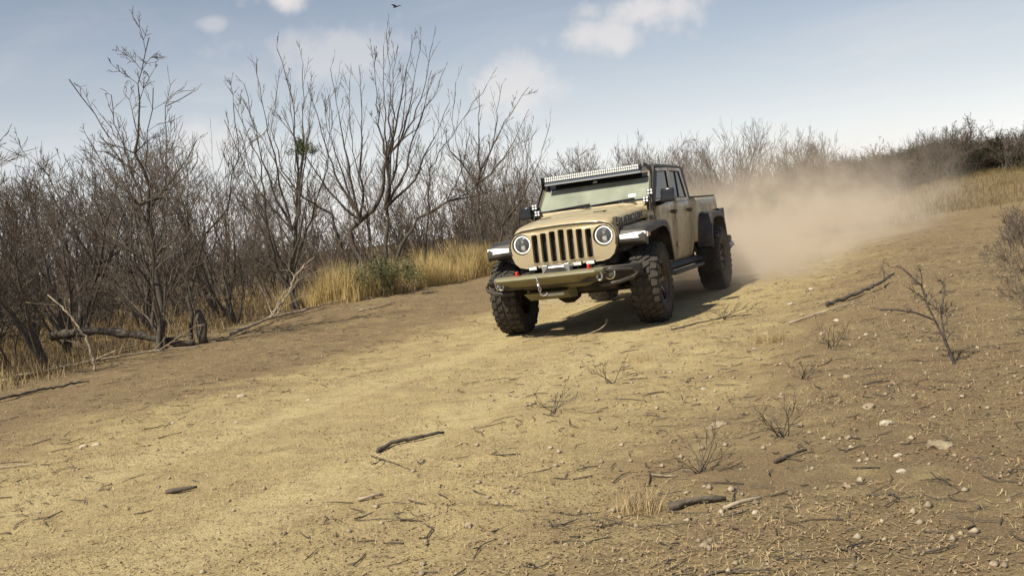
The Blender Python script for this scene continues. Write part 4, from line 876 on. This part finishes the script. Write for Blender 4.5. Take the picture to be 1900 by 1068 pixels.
# far wood that reads as one mass
def thicket(n, fn, hlo, hhi, seed, r=.011):
    rg_ = np.random.default_rng(seed); P = []; R_ = []
    xs, ys = fn(rg_, n); zs = hgt(xs, ys); polys = []
    for i in range(n):
        h = (hlo + (hhi - hlo) * rg_.random()) * (1 - .42 * float(sst(xs[i], 9, 17))); a = rg_.random() * 6.28; t = .35 * rg_.random(); p = np.array((xs[i], ys[i], zs[i] - .05)); d = np.array((math.cos(a) * t, math.sin(a) * t, 1.0)); pts = [p]
        for k in range(5):
            d = d + rg_.normal(0, .22, 3) * (1, 1, .3); p = p + d * h / 5; pts.append(p)
        pts = np.array(pts); polys.append((pts, r * (.5 + rg_.random()) * np.array((1, .9, .75, .6, .45, .25))))
        for k in (2, 3, 4):
            q = pts[k]; dd = d * 0 + rg_.normal(0, .45, 3) + np.array((0, 0, .7)); e = q + dd * h * .14; polys.append((np.array((q, e, e + (dd + rg_.normal(0, .3, 3)) * h * .12)), r * np.array((.6, .45, .2))))
    return tubes(polys, 3)
def area_left(g_, n):
    y = 22 + 22 * g_.random(n); x = edge_x(y) - 1.0 - (.55 * y + 2 + edge_x(y)) * g_.random(n); return x, y
def area_far(g_, n):
    x = -2 + 34 * g_.random(n); y = 39 + .12 * x + 12 * g_.random(n); return x, y
tag(np_mesh('thicket', *thicket(1900, area_left, 1.0, 2.4, 5), M['farbark']), 'dense grey brown wood of bare stems filling the depth of the thicket', 'wood', kind='stuff')
tag(np_mesh('thicket', *thicket(4600, area_far, 1.3, 3.0, 6, .014), M['farbark']), 'dense brown wood of bare stems closing the far side of the track', 'wood', kind='stuff')

# grasses
def in_strip(n, y0, y1, fx, seed):
    g_ = np.random.default_rng(seed); y = y0 + (y1 - y0) * g_.random(n); a, b = fx(y); return a + (b - a) * g_.random(n), y
x, y = in_strip(34000, 20.5, 30, lambda y: (edge_x(y) - .9, edge_x(y) + .9 + .12 * vnoise(y * 3, y * 0, 3) * 4), 31)
k = vnoise(x * .9, y * .9, 51) + .6 * vnoise(x * 3, y * 3, 54) > -.28; x, y = x[k], y[k]
v, f = blades(x, y, (.22 + .50 * rng.random(len(x)) ** .8) * (1.0 + 1.1 * vnoise(x * 1.4, y * 1.4, 52) + .5 * vnoise(x * 4, y * 4, 53)), .50, .0035 + .003 * rng.random(len(x)), 3)
tag(np_mesh('tall_grass', v, f, M['gold']), 'tall golden dry grass along the foot of the thicket', 'grass', kind='stuff')
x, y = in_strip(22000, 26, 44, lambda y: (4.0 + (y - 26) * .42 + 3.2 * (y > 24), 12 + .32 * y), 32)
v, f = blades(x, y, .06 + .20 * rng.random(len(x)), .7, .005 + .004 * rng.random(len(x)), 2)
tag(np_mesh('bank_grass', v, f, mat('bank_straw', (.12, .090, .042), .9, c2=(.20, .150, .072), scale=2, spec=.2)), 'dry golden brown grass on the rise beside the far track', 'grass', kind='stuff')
x, y = in_strip(30000, 12, 34, lambda y: (-.55 * y - 2, edge_x(y) - .25), 33)
v, f = blades(x, y, .05 + .30 * rng.random(len(x)) ** 2, .7, .004 + .004 * rng.random(len(x)), 2)
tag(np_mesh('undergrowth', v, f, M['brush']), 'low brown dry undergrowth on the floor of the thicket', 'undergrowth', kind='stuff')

# ------------------------------------------------------------------ bush, cactus, mistletoe
def leaf_cloud(centres, n, size, seed, flat=.0):
    g_ = np.random.default_rng(seed); c = np.array(centres); i = g_.integers(0, len(c), n); u_ = g_.normal(0, 1, (n, 3)); u_ /= np.linalg.norm(u_, axis=1)[:, None]
    p = c[i, :3] + u_ * (c[i, 3:4] * g_.random((n, 1)) ** .45); d = g_.normal(0, 1, (n, 3)) + u_ * .8; d /= np.linalg.norm(d, axis=1)[:, None]; s_ = np.cross(d, g_.normal(0, 1, (n, 3))); s_ /= np.linalg.norm(s_, axis=1)[:, None]
    ln = size * (.6 + .8 * g_.random((n, 1)))
    q = np.stack([p - d * ln, p + s_ * ln * .35, p + d * ln, p - s_ * ln * .35], 1)
    return q.reshape(-1, 3), np.arange(n * 4).reshape(-1, 4)
g_ = random.Random(3)
bx, by = -2.65, 21.2
bush = empty('evergreen_bush', (bx, by, float(hgt(bx, by)) - .02)); tag(bush, 'grey green rounded bush at the edge of the golden grass', 'bush')
cl = [(g_.gauss(0, .34), g_.gauss(0, .28), .22 + .50 * g_.random(), .14 + .12 * g_.random()) for _ in range(26)]
np_mesh('foliage', *leaf_cloud(cl, 6500, .024, 9), M['green'], bush)
acc = [[], [], []]
for k in range(9):
    a = g_.random() * 6.28; grow(acc, (0, 0, 0), unit((math.cos(a) * .8, math.sin(a) * .8, 1)), .85, .012, 0, dict(MESQ, max=2, kids=(5, 4), seg=(.1, .08, .07), zig=.2, tip=.0025), g_)
np_mesh('stems', *tubes(acc[0] + acc[1] + acc[2], 3), M['twig'], bush)
mp = (-3.88, 20.5, 3.36)
ms = empty('mistletoe_ball', mp); tag(ms, 'dark green mistletoe ball hanging in the bare crown', 'mistletoe')
cl = [(g_.gauss(0, .11), g_.gauss(0, .10), g_.gauss(0, .10), .07 + .05 * g_.random()) for _ in range(14)]
np_mesh('foliage', *leaf_cloud(cl, 1500, .020, 19), M['mistle'], ms)
acc = [[], [], []]
for k in range(7): grow(acc, (0, 0, -.05), turn((0, 0, 1), 1.4 * g_.random(), g_), .25, .008, 0, dict(MESQ, max=1, kids=(4,), seg=(.06, .05), zig=.2, tip=.003), g_)
np_mesh('stems', *tubes(acc[0] + acc[1], 3), M['twig'], ms)
# dark leafy bushes behind the far rise
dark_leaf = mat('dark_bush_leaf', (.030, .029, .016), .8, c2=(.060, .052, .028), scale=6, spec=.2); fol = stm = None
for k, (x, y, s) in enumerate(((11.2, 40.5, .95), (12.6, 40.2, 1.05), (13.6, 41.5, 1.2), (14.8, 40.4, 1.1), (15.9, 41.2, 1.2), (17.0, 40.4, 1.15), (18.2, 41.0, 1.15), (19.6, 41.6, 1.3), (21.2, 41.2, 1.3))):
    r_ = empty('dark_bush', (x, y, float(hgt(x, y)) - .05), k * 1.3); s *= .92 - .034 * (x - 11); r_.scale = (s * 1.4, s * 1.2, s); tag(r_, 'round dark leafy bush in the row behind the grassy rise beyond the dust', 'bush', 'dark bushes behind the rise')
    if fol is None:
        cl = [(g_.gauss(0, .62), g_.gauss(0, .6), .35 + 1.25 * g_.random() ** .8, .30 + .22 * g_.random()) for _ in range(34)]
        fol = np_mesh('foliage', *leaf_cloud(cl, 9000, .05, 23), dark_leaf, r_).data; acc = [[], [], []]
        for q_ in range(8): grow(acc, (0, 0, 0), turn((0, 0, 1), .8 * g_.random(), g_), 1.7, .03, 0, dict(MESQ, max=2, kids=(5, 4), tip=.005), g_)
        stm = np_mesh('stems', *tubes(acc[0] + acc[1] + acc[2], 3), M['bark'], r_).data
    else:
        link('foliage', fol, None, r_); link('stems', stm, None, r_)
# prickly pear
cx_, cy_ = -3.35, 21.6
pear = empty('prickly_pear', (cx_, cy_, float(hgt(cx_, cy_)) - .02)); tag(pear, 'small prickly pear cactus with round pads beside the grey green bush', 'cactus')
def pad(o, w, h, rz, tilt):
    g = G(); prof = []
    for (t, k) in ((0, .25), (.12, .55), (.3, .85), (.55, 1), (.8, .85), (.93, .5), (1, .08)):
        prof.append([Vector((math.cos(a) * w * k, math.sin(a) * .022 * (k * .7 + .3), h * t)) for a in [i * math.pi / 5 for i in range(10)]])
    m_ = Matrix.Translation(o) @ Matrix.Rotation(rz, 4, 'Z') @ Matrix.Rotation(tilt, 4, 'Y')
    g.loft([[m_ @ p for p in s_] for s_ in prof]); return g
for o, w, h, rz, ti in (((0, 0, 0), .085, .20, .3, .1), ((.02, 0, .18), .095, .21, .1, .25), ((-.06, .02, .16), .09, .20, -.4, -.5), ((.16, .05, 0), .08, .18, .8, .3), ((.19, .05, .16), .075, .17, .2, .5), ((-.15, -.04, 0), .08, .19, -.2, -.2)):
    pad(o, w, h, rz, ti).out('pad', M['cactus'], pear, smooth=True)

# ------------------------------------------------------------------ fallen wood, stones and twigs
def fallen(name, label, cat, pts, r0, r1, m, kids=0, group=None, seed=1, sides=7, raise_=True):
    rd_ = random.Random(seed); P = dens([(a, b, c + (float(hgt(a, b)) if raise_ else 0)) for a, b, c in pts], .12 if r0 > .03 else .04 if r0 < .025 else .07); n = len(P) - 1
    w = min(.012, r0 * .34); P = [(a + rd_.gauss(0, w), b + rd_.gauss(0, w), c + rd_.gauss(0, w * .6)) for a, b, c in P]
    rads = [(r0 + (r1 - r0) * i / n) * (.72 + .5 * rd_.random()) for i in range(n + 1)]
    polys = [(P, rads)]; acc = [[], [], []]
    dirs = [unit(tuple(P[min(i + 1, n)][k] - P[max(i - 1, 0)][k] for k in range(3))) for i in range(n + 1)]
    for k in range(kids):
        i = rd_.randrange(n // 5, n); d = turn(dirs[i], .7, rd_); d = unit((d[0], d[1], abs(d[2]) * .8))
        grow(acc, P[i], d, (.25 + .5 * rd_.random()) * math.dist(P[0], P[-1]) * .5, max(.004, rads[i] * .55), 0, dict(MESQ, max=2, kids=(3, 2), tip=.003, up=.0, seg=(.1, .08, .07), flat=True), rd_)
    v, f = tubes(polys, sides); b0 = P[0]
    if kids:
        v2, f2 = tubes(acc[0] + acc[1] + acc[2], 4); f = np.concatenate([f, f2 + len(v)]); v = np.concatenate([v, v2])
    v = v - np.array(b0); o = np_mesh(name, v, f, m, smooth=True); o.location = b0
    b = bmesh.new(); b.from_mesh(o.data); bmesh.ops.holes_fill(b, edges=[e for e in b.edges if e.is_boundary], sides=8); b.to_mesh(o.data); b.free()
    return tag(o, label, cat, group)
fallen('fallen_log', 'dark fallen log arching over the ground to the foot of the stump', 'log', [(-7.1, 15.7, .36), (-6.33, 15.5, .38), (-5.77, 15.4, .27), (-5.3, 15.3, .12), (-4.80, 15.2, .04)], .075, .05, M['darkwood'], 2, seed=3)
fallen('tree_stump', 'broken split grey stump standing at the edge of the thicket', 'stump', [(-4.72, 15.5, 0), (-4.74, 15.55, .25), (-4.80, 15.6, .52)], .10, .05, M['darkwood'], 0, seed=5)
fallen('dead_branch', 'long pale dead branch lying along the thicket edge beyond the stump', 'branch', [(-4.51, 16.2, .05), (-4.22, 17.5, .09), (-3.84, 18.9, .07), (-3.43, 20.8, .04)], .035, .012, M['deadwood'], 5, seed=7)
fallen('dead_branch', 'forked pale dead branch propped up on the long branch by the thicket', 'branch', [(-4.3, 17.9, .05), (-4.1, 18.6, .35), (-4.0, 19.2, .75), (-3.7, 19.6, 1.0)], .030, .010, M['deadwood'], 4, seed=8)
fallen('dead_branch', 'short pale crooked branch on the open ground before the thicket', 'branch', [(-2.75, 18.3, .02), (-2.45, 18.6, .03), (-2.2, 19.2, .03)], .020, .008, M['deadwood'], 1, seed=9)
fallen('dead_branch', 'thin low branch lying in the shade near the fallen log', 'branch', [(-6.6, 13.0, .03), (-5.9, 13.9, .06), (-5.2, 14.6, .05), (-4.6, 14.9, .03)], .028, .010, M['deadwood'], 3, seed=10)
fallen('dead_branch', 'pale forked sapling standing dead before the fallen log', 'branch', [(-5.55, 13.4, 0), (-5.6, 13.4, .4), (-5.85, 13.45, .8), (-6.1, 13.5, 1.05)], .024, .008, M['deadwood'], 4, seed=11)
fallen('dead_branch', 'dark rotten branch stretched flat along the shaded thicket edge', 'branch', [(-6.0, 11.0, .02), (-5.6, 11.6, .03), (-5.2, 12.3, .02)], .02, .010, M['darkwood'], 0, seed=12)
fallen('stick', 'dark curved stick lying on the open straw coloured ground', 'stick', [(-.95, 6.38, .014), (-.88, 6.55, .022), (-.70, 6.66, .024), (-.55, 6.74, .018)], .017, .011, M['darkwood'], 0, seed=13)
fallen('stick', 'thin bent twig lying beside the dark curved stick', 'stick', [(-.98, 6.30, .008), (-.80, 5.98, .010), (-.66, 5.70, .008)], .004, .002, M['darkwood'], 1, seed=14)
fallen('stick', 'short pale stick with a dark end on the bare ground', 'stick', [(-.90, 5.20, .012), (-.83, 5.24, .014), (-.77, 5.27, .012)], .010, .008, M['deadwood'], 0, seed=15)
fallen('stick', 'short dark piece of bark on the brown litter', 'stick', [(-2.10, 5.83, .012), (-2.02, 5.84, .018), (-1.93, 5.86, .016)], .016, .009, M['darkwood'], 0, seed=16)
fallen('stick', 'dark straight stick between the twig plants and the white stone', 'stick', [(1.20, 4.98, .012), (1.30, 5.06, .016), (1.40, 5.12, .014)], .010, .007, M['darkwood'], 0, seed=17)
fallen('weathered_log', 'short grey weathered log split along its length near the stubble tuft', 'log', [(.58, 4.42, .016), (.70, 4.45, .022), (.84, 4.44, .016)], .020, .011, M['darkwood'], 0, seed=18)
fallen('weathered_log', 'small pale split log lying end on to the larger grey log', 'log', [(.80, 4.30, .014), (.89, 4.32, .018), (.97, 4.34, .012)], .013, .008, M['deadwood'], 0, seed=19)
fallen('stick', 'long dark branch lying on the right bank towards the sapling', 'stick', [(3.35, 11.0, .03), (3.75, 11.25, .05), (4.15, 11.55, .07), (4.5, 12.1, .10)], .024, .012, M['darkwood'], 2, seed=20)
fallen('stick', 'thin grey branch lying across the bank below the dark one', 'stick', [(2.75, 10.3, .02), (3.2, 10.45, .03), (3.7, 10.7, .03)], .012, .006, M['deadwood'], 1, seed=21)
fallen('stick', 'forked dry twig in front of the truck on its shadow', 'stick', [(.75, 11.55, .01), (.95, 11.62, .06), (1.05, 11.7, .12)], .008, .004, M['deadwood'], 1, seed=22)
fallen('stick', 'pale bent twig lying between the front tyres of the truck', 'stick', [(.05, 11.9, .01), (.25, 11.95, .025), (.45, 12.0, .012)], .008, .004, M['deadwood'], 1, seed=23)
fallen('stick', 'dry forked branch lying beside the front tyre of the truck', 'stick', [(1.65, 10.9, .02), (1.95, 11.0, .05), (2.3, 11.2, .04), (2.6, 11.25, .03)], .010, .005, M['darkwood'], 3, seed=24)
fallen('stick', 'white splinter of wood on the pale ground before the tuft', 'stick', [(.60, 5.05, .01), (.66, 5.00, .014), (.71, 4.97, .01)], .006, .004, M['deadwood'], 0, seed=25)
fallen('stick', 'thin pale stick on the brown litter at the side of the track', 'stick', [(-3.9, 7.05, .01), (-3.7, 7.12, .014), (-3.45, 7.14, .01)], .010, .006, M['deadwood'], 0, seed=26)
def twig_plant(x, y, h, label, seed, n=6, lean=1.0, m='darkwood'):
    rd_ = random.Random(seed); acc = [[], [], []]
    for k in range(n):
        a = rd_.random() * 6.28; t = lean * (.4 + rd_.random()); grow(acc, (rd_.gauss(0, .015), rd_.gauss(0, .015), 0), unit((math.cos(a) * t, math.sin(a) * t, .8)), h * (.6 + .6 * rd_.random()), .0042, 0, dict(MESQ, max=2, kids=(4, 3), tip=.0014, seg=(.04, .03, .03), zig=.16, len=.5), rd_)
    root = empty('twig_plant', (x, y, float(hgt(x, y)) - .01)); tag(root, label, 'dead plant')
    np_mesh('stems', *tubes(acc[0] + acc[1] + acc[2], 3), M[m], root)
twig_plant(.18, 6.85, .24, 'leafless twig plant on the bare ground between stick and truck', 1, 6, 1.6)
twig_plant(.70, 8.02, .24, 'leafless twig plant with upright shoots nearest to the truck', 2, 6, 1.2)
twig_plant(.84, 4.98, .24, 'leafless twig plant spreading above the grey weathered log', 3, 8, 1.5)
twig_plant(1.38, 5.45, .22, 'leafless twig plant beside the dark clod of earth', 4, 8, 1.1)
twig_plant(2.30, 11.3, .30, 'dry twig heap lying on the bank beside the truck', 5, 9, 1.8)
twig_plant(1.98, 7.2, .2, 'sparse leafless twig plant on the stony bank', 6, 5, 1.4)
twig_plant(2.55, 8.3, .3, 'wide leafless twig plant on the stony bank near the sapling', 7, 8, 1.6)
# leaning sapling on the right
sp_ = (2.93, 6.87)
hero('leaning_sapling', 'dark leafless sapling leaning over the stony bank', sp_, [
    ([(0, 0, 0), (-.07, .03, .22), (-.13, .05, .44), (-.17, .10, .58), (-.24, .16, .70)], .013, 0),
    ([(.02, .02, 0), (-.03, .08, .18), (.0, .16, .36), (.08, .25, .55)], .010, 0),
    ([(-.10, .04, .34), (-.24, .02, .40), (-.34, .05, .46), (-.44, .1, .44)], .008, 1)], dict(MESQ, zig=.26, up=0, tip=.0022, seg=(.06, .06, .05, .05), kids=(9, 6, 4, 2), len=.48, ang=.8, max=3), 31)
# tufts
def tuft(x, y, h, n, label, r=.06):
    a = rng.random(n) * 6.28; q = r * np.sqrt(rng.random(n)); v, f = blades(x + q * np.cos(a), y + q * np.sin(a), h * (.5 + .6 * rng.random(n)), .9, .0014 + .001 * rng.random(n), 2)
    b0 = np.array((x, y, float(hgt(x, y)))); o = np_mesh('grass_tuft', v - b0, f, M['straw']); o.location = b0; tag(o, label, 'grass tuft')
tuft(.46, 4.47, .12, 260, 'straw coloured grass tuft beside the grey weathered log', .10)
tuft(2.29, 9.36, .14, 420, 'round brown grass tuft on the bank beside the track', .16)
tuft(1.05, 9.1, .08, 160, 'small flattened grass tuft on the track before the truck', .14)
def stone(x, y, sx, sy, sz, rz, m, label, seed, group=None, cat='stone'):
    b = bmesh.new(); bmesh.ops.create_icosphere(b, subdivisions=2, radius=1); rd_ = random.Random(seed)
    planes = [(unit((rd_.gauss(0, 1), rd_.gauss(0, 1), rd_.gauss(0, .7))), .62 + .3 * rd_.random()) for _ in range(9)]
    for v in b.verts:
        for n_, k in planes:
            e = v.co.x * n_[0] + v.co.y * n_[1] + v.co.z * n_[2]
            if e > k: v.co -= Vector(n_) * (e - k)
        v.co = Vector((v.co.x * sx, v.co.y * sy, v.co.z * sz)) * (1 + rd_.gauss(0, .03))
    me = bpy.data.meshes.new('stone'); b.to_mesh(me); b.free(); o = link('stone', me, M[m]); o.location = (x, y, float(hgt(x, y)) + sz * .12); o.rotation_euler = (rd_.gauss(0, .12), rd_.gauss(0, .12), rz); tag(o, label, cat, group)
stone(1.93, 5.43, .062, .030, .028, .4, 'stone', 'bright white angular stone on the stony bank', 1)
stone(1.95, 4.82, .075, .050, .028, .2, 'stone2', 'flat brown slab of stone half sunk in the bank', 2)
stone(1.98, 5.86, .05, .045, .022, .9, 'stone2', 'pale brown triangular flat stone behind the white one', 3)
stone(1.11, 5.94, .075, .045, .034, .1, 'stone2', 'dark brown clod of earth beside the twig plant', 4, cat='clod')
stone(-2.62, 9.53, .062, .04, .032, .3, 'stone', 'white rounded stone alone on the straw ground', 5)
k = 6
for (x, y, r, lab) in ((-3.27, 7.74, .045, 'left'), (-3.37, 7.74, .04, ''), (.12, 5.85, .026, ''), (1.66, 6.55, .035, ''), (1.30, 7.35, .03, ''), (2.05, 8.9, .04, ''), (2.4, 9.9, .045, ''), (2.75, 9.2, .04, ''), (3.1, 9.9, .05, ''), (2.6, 7.6, .03, ''), (1.72, 4.75, .025, ''), (1.6, 5.05, .02, ''), (2.2, 6.9, .03, ''), (3.3, 12.2, .05, ''), (3.9, 13.4, .06, ''), (4.6, 14.6, .06, ''), (-1.9, 9.0, .025, ''), (-2.9, 8.4, .03, ''), (-2.3, 8.1, .025, ''), (-.9, 10.8, .03, ''), (.9, 4.15, .02, ''), (1.35, 4.35, .025, ''), (1.62, 4.45, .03, ''), (2.9, 8.5, .03, '')):
    if x > 0: stone(x, y, r, r * .75, r * .5, k, 'stone' if k % 3 else 'stone2', 'small pale stone lying loose on the stony right side of the track', k, 'loose stones on the bank side')
    else: stone(x, y, r, r * .75, r * .5, k, 'stone', 'small pale stone lying loose on the straw ground beside the thicket', k, 'loose stones on the thicket side')
    k += 1
# a bird high over the trees
g = G().loft([[(a * .02 * k_, y_, b_ * .02 * k_) for a, b_ in ((1, 0), (0, 1), (-1, 0), (0, -1))] for y_, k_ in ((-.16, .3), (-.06, 1.2), (.06, 1.4), (.13, .9), (.17, .2))])
bird = g.out('body', mat('bird_feathers', (.03, .028, .025), .8)); root = empty('flying_bird', (-3.3, 40, 10.28), .9); bird.parent = root; tag(root, 'tiny dark bird flying high above the bare trees', 'bird')
for s in (1, -1):
    G().loft([[(s * .0, .07, 0), (s * .0, -.04, 0), (s * .0, -.04, .012), (s * .0, .07, .012)], [(s * .13, .09, .06), (s * .13, -.03, .06), (s * .13, -.03, .066), (s * .13, .09, .066)], [(s * .27, .0, .05), (s * .27, -.04, .05), (s * .27, -.04, .054), (s * .27, .0, .054)]]).out('wing', bird.data.materials[0], root)

# ------------------------------------------------------------------ dust raised by the truck
def dust_cloud():
    rear = Vector((AXLE.x - 2.2 * float(FWD[0]), AXLE.y - 2.2 * float(FWD[1]), 0))
    L0, W0, H0 = 26.0, 5.5, 4.6
    secs = []
    for t in np.linspace(0, 1, 9):
        w = (2.8 + 2.9 * min(1, t * 1.6)) ; h = 2.0 + 2.8 * min(1, t * 1.8)
        secs.append([(t * L0, y * w, -.25 + z * (h + .25)) for y, z in ((-1, 0), (-1, .6), (-.6, .95), (0, 1), (.6, .95), (1, .6), (1, 0))])
    o = G().loft(secs).out('dust_cloud', None); o.location = rear; o.rotation_euler = (0, 0, math.atan2(-FWD[1], -FWD[0]))
    o.data.materials.clear()
    m = bpy.data.materials.new('dust'); m.use_nodes = True; nt = m.node_tree; N = nt.nodes; Lk = nt.links; N.clear()
    out = N.new('ShaderNodeOutputMaterial'); pv = N.new('ShaderNodeVolumePrincipled'); Lk.new(pv.outputs[0], out.inputs['Volume'])
    pv.inputs['Color'].default_value = (.90, .79, .66, 1); pv.inputs['Anisotropy'].default_value = .1
    tc = N.new('ShaderNodeTexCoord'); sp = N.new('ShaderNodeSeparateXYZ'); Lk.new(tc.outputs['Object'], sp.inputs[0])
    def mt(op, a, b_=None):
        n = N.new('ShaderNodeMath'); n.operation = op
        for i, v in enumerate((a, b_)):
            if v is None: continue
            if isinstance(v, (int, float)): n.inputs[i].default_value = v
            else: Lk.new(v, n.inputs[i])
        return n.outputs[0]
    def rg(v, a, b_, lo=0, hi=1):
        n = N.new('ShaderNodeMapRange'); n.interpolation_type = 'SMOOTHSTEP'; Lk.new(v, n.inputs[0]); n.inputs[1].default_value = a; n.inputs[2].default_value = b_; n.inputs[3].default_value = lo; n.inputs[4].default_value = hi; return n.outputs[0]
    X, Y, Z = sp.outputs
    nz = N.new('ShaderNodeTexNoise'); Lk.new(tc.outputs['Object'], nz.inputs['Vector']); nz.inputs['Scale'].default_value = .75; nz.inputs['Detail'].default_value = 6; nz.inputs['Roughness'].default_value = .62; nz.inputs['Distortion'].default_value = .9
    n2 = N.new('ShaderNodeTexNoise'); Lk.new(tc.outputs['Object'], n2.inputs['Vector']); n2.inputs['Scale'].default_value = 1.9; n2.inputs['Detail'].default_value = 4; n2.inputs['Roughness'].default_value = .6; n2.inputs['Distortion'].default_value = 1.2
    wid = mt('ADD', .95, mt('MULTIPLY', X, .16)); hei = mt('ADD', .50, mt('MULTIPLY', rg(X, 0, 14), 1.0))
    fy = mt('EXPONENT', mt('MULTIPLY', mt('POWER', mt('ABSOLUTE', mt('DIVIDE', Y, wid)), 2.0), -1.0))
    zz = mt('MAXIMUM', Z, 0.0)
    fz = mt('EXPONENT', mt('MULTIPLY', mt('POWER', mt('DIVIDE', zz, hei), 2.0), -1.0))
    fx = mt('MULTIPLY', rg(X, 1.2, 3.4), rg(X, 9, 26, 1, 0))
    env = mt('MULTIPLY', mt('MULTIPLY', fy, fz), fx)
    den = mt('MULTIPLY', mt('MULTIPLY', mt('MULTIPLY', env, rg(nz.outputs[0], .42, .62, .04, 1.7)), rg(n2.outputs[0], .36, .62, .20, 1.5)), .95)
    low = mt('MULTIPLY', mt('MULTIPLY', mt('EXPONENT', mt('MULTIPLY', zz, -3.6)), mt('MULTIPLY', rg(X, .3, 1.8), rg(X, 4, 14, 1, 0))), rg(mt('ABSOLUTE', mt('SUBTRACT', Y, .0)), .9, 3.0, 1, 0))
    den = mt('ADD', den, mt('MULTIPLY', mt('MULTIPLY', low, rg(nz.outputs[0], .34, .66, .05, 1.4)), 1.3))
    edge = rg(mt('ABSOLUTE', Y), 3.5, 5.4, 1, 0)
    Lk.new(mt('MULTIPLY', den, edge), pv.inputs['Density'])
    o.data.materials.append(m); tag(o, 'tan dust cloud rolling up behind the speeding truck', 'dust', kind='stuff')
dust_cloud()
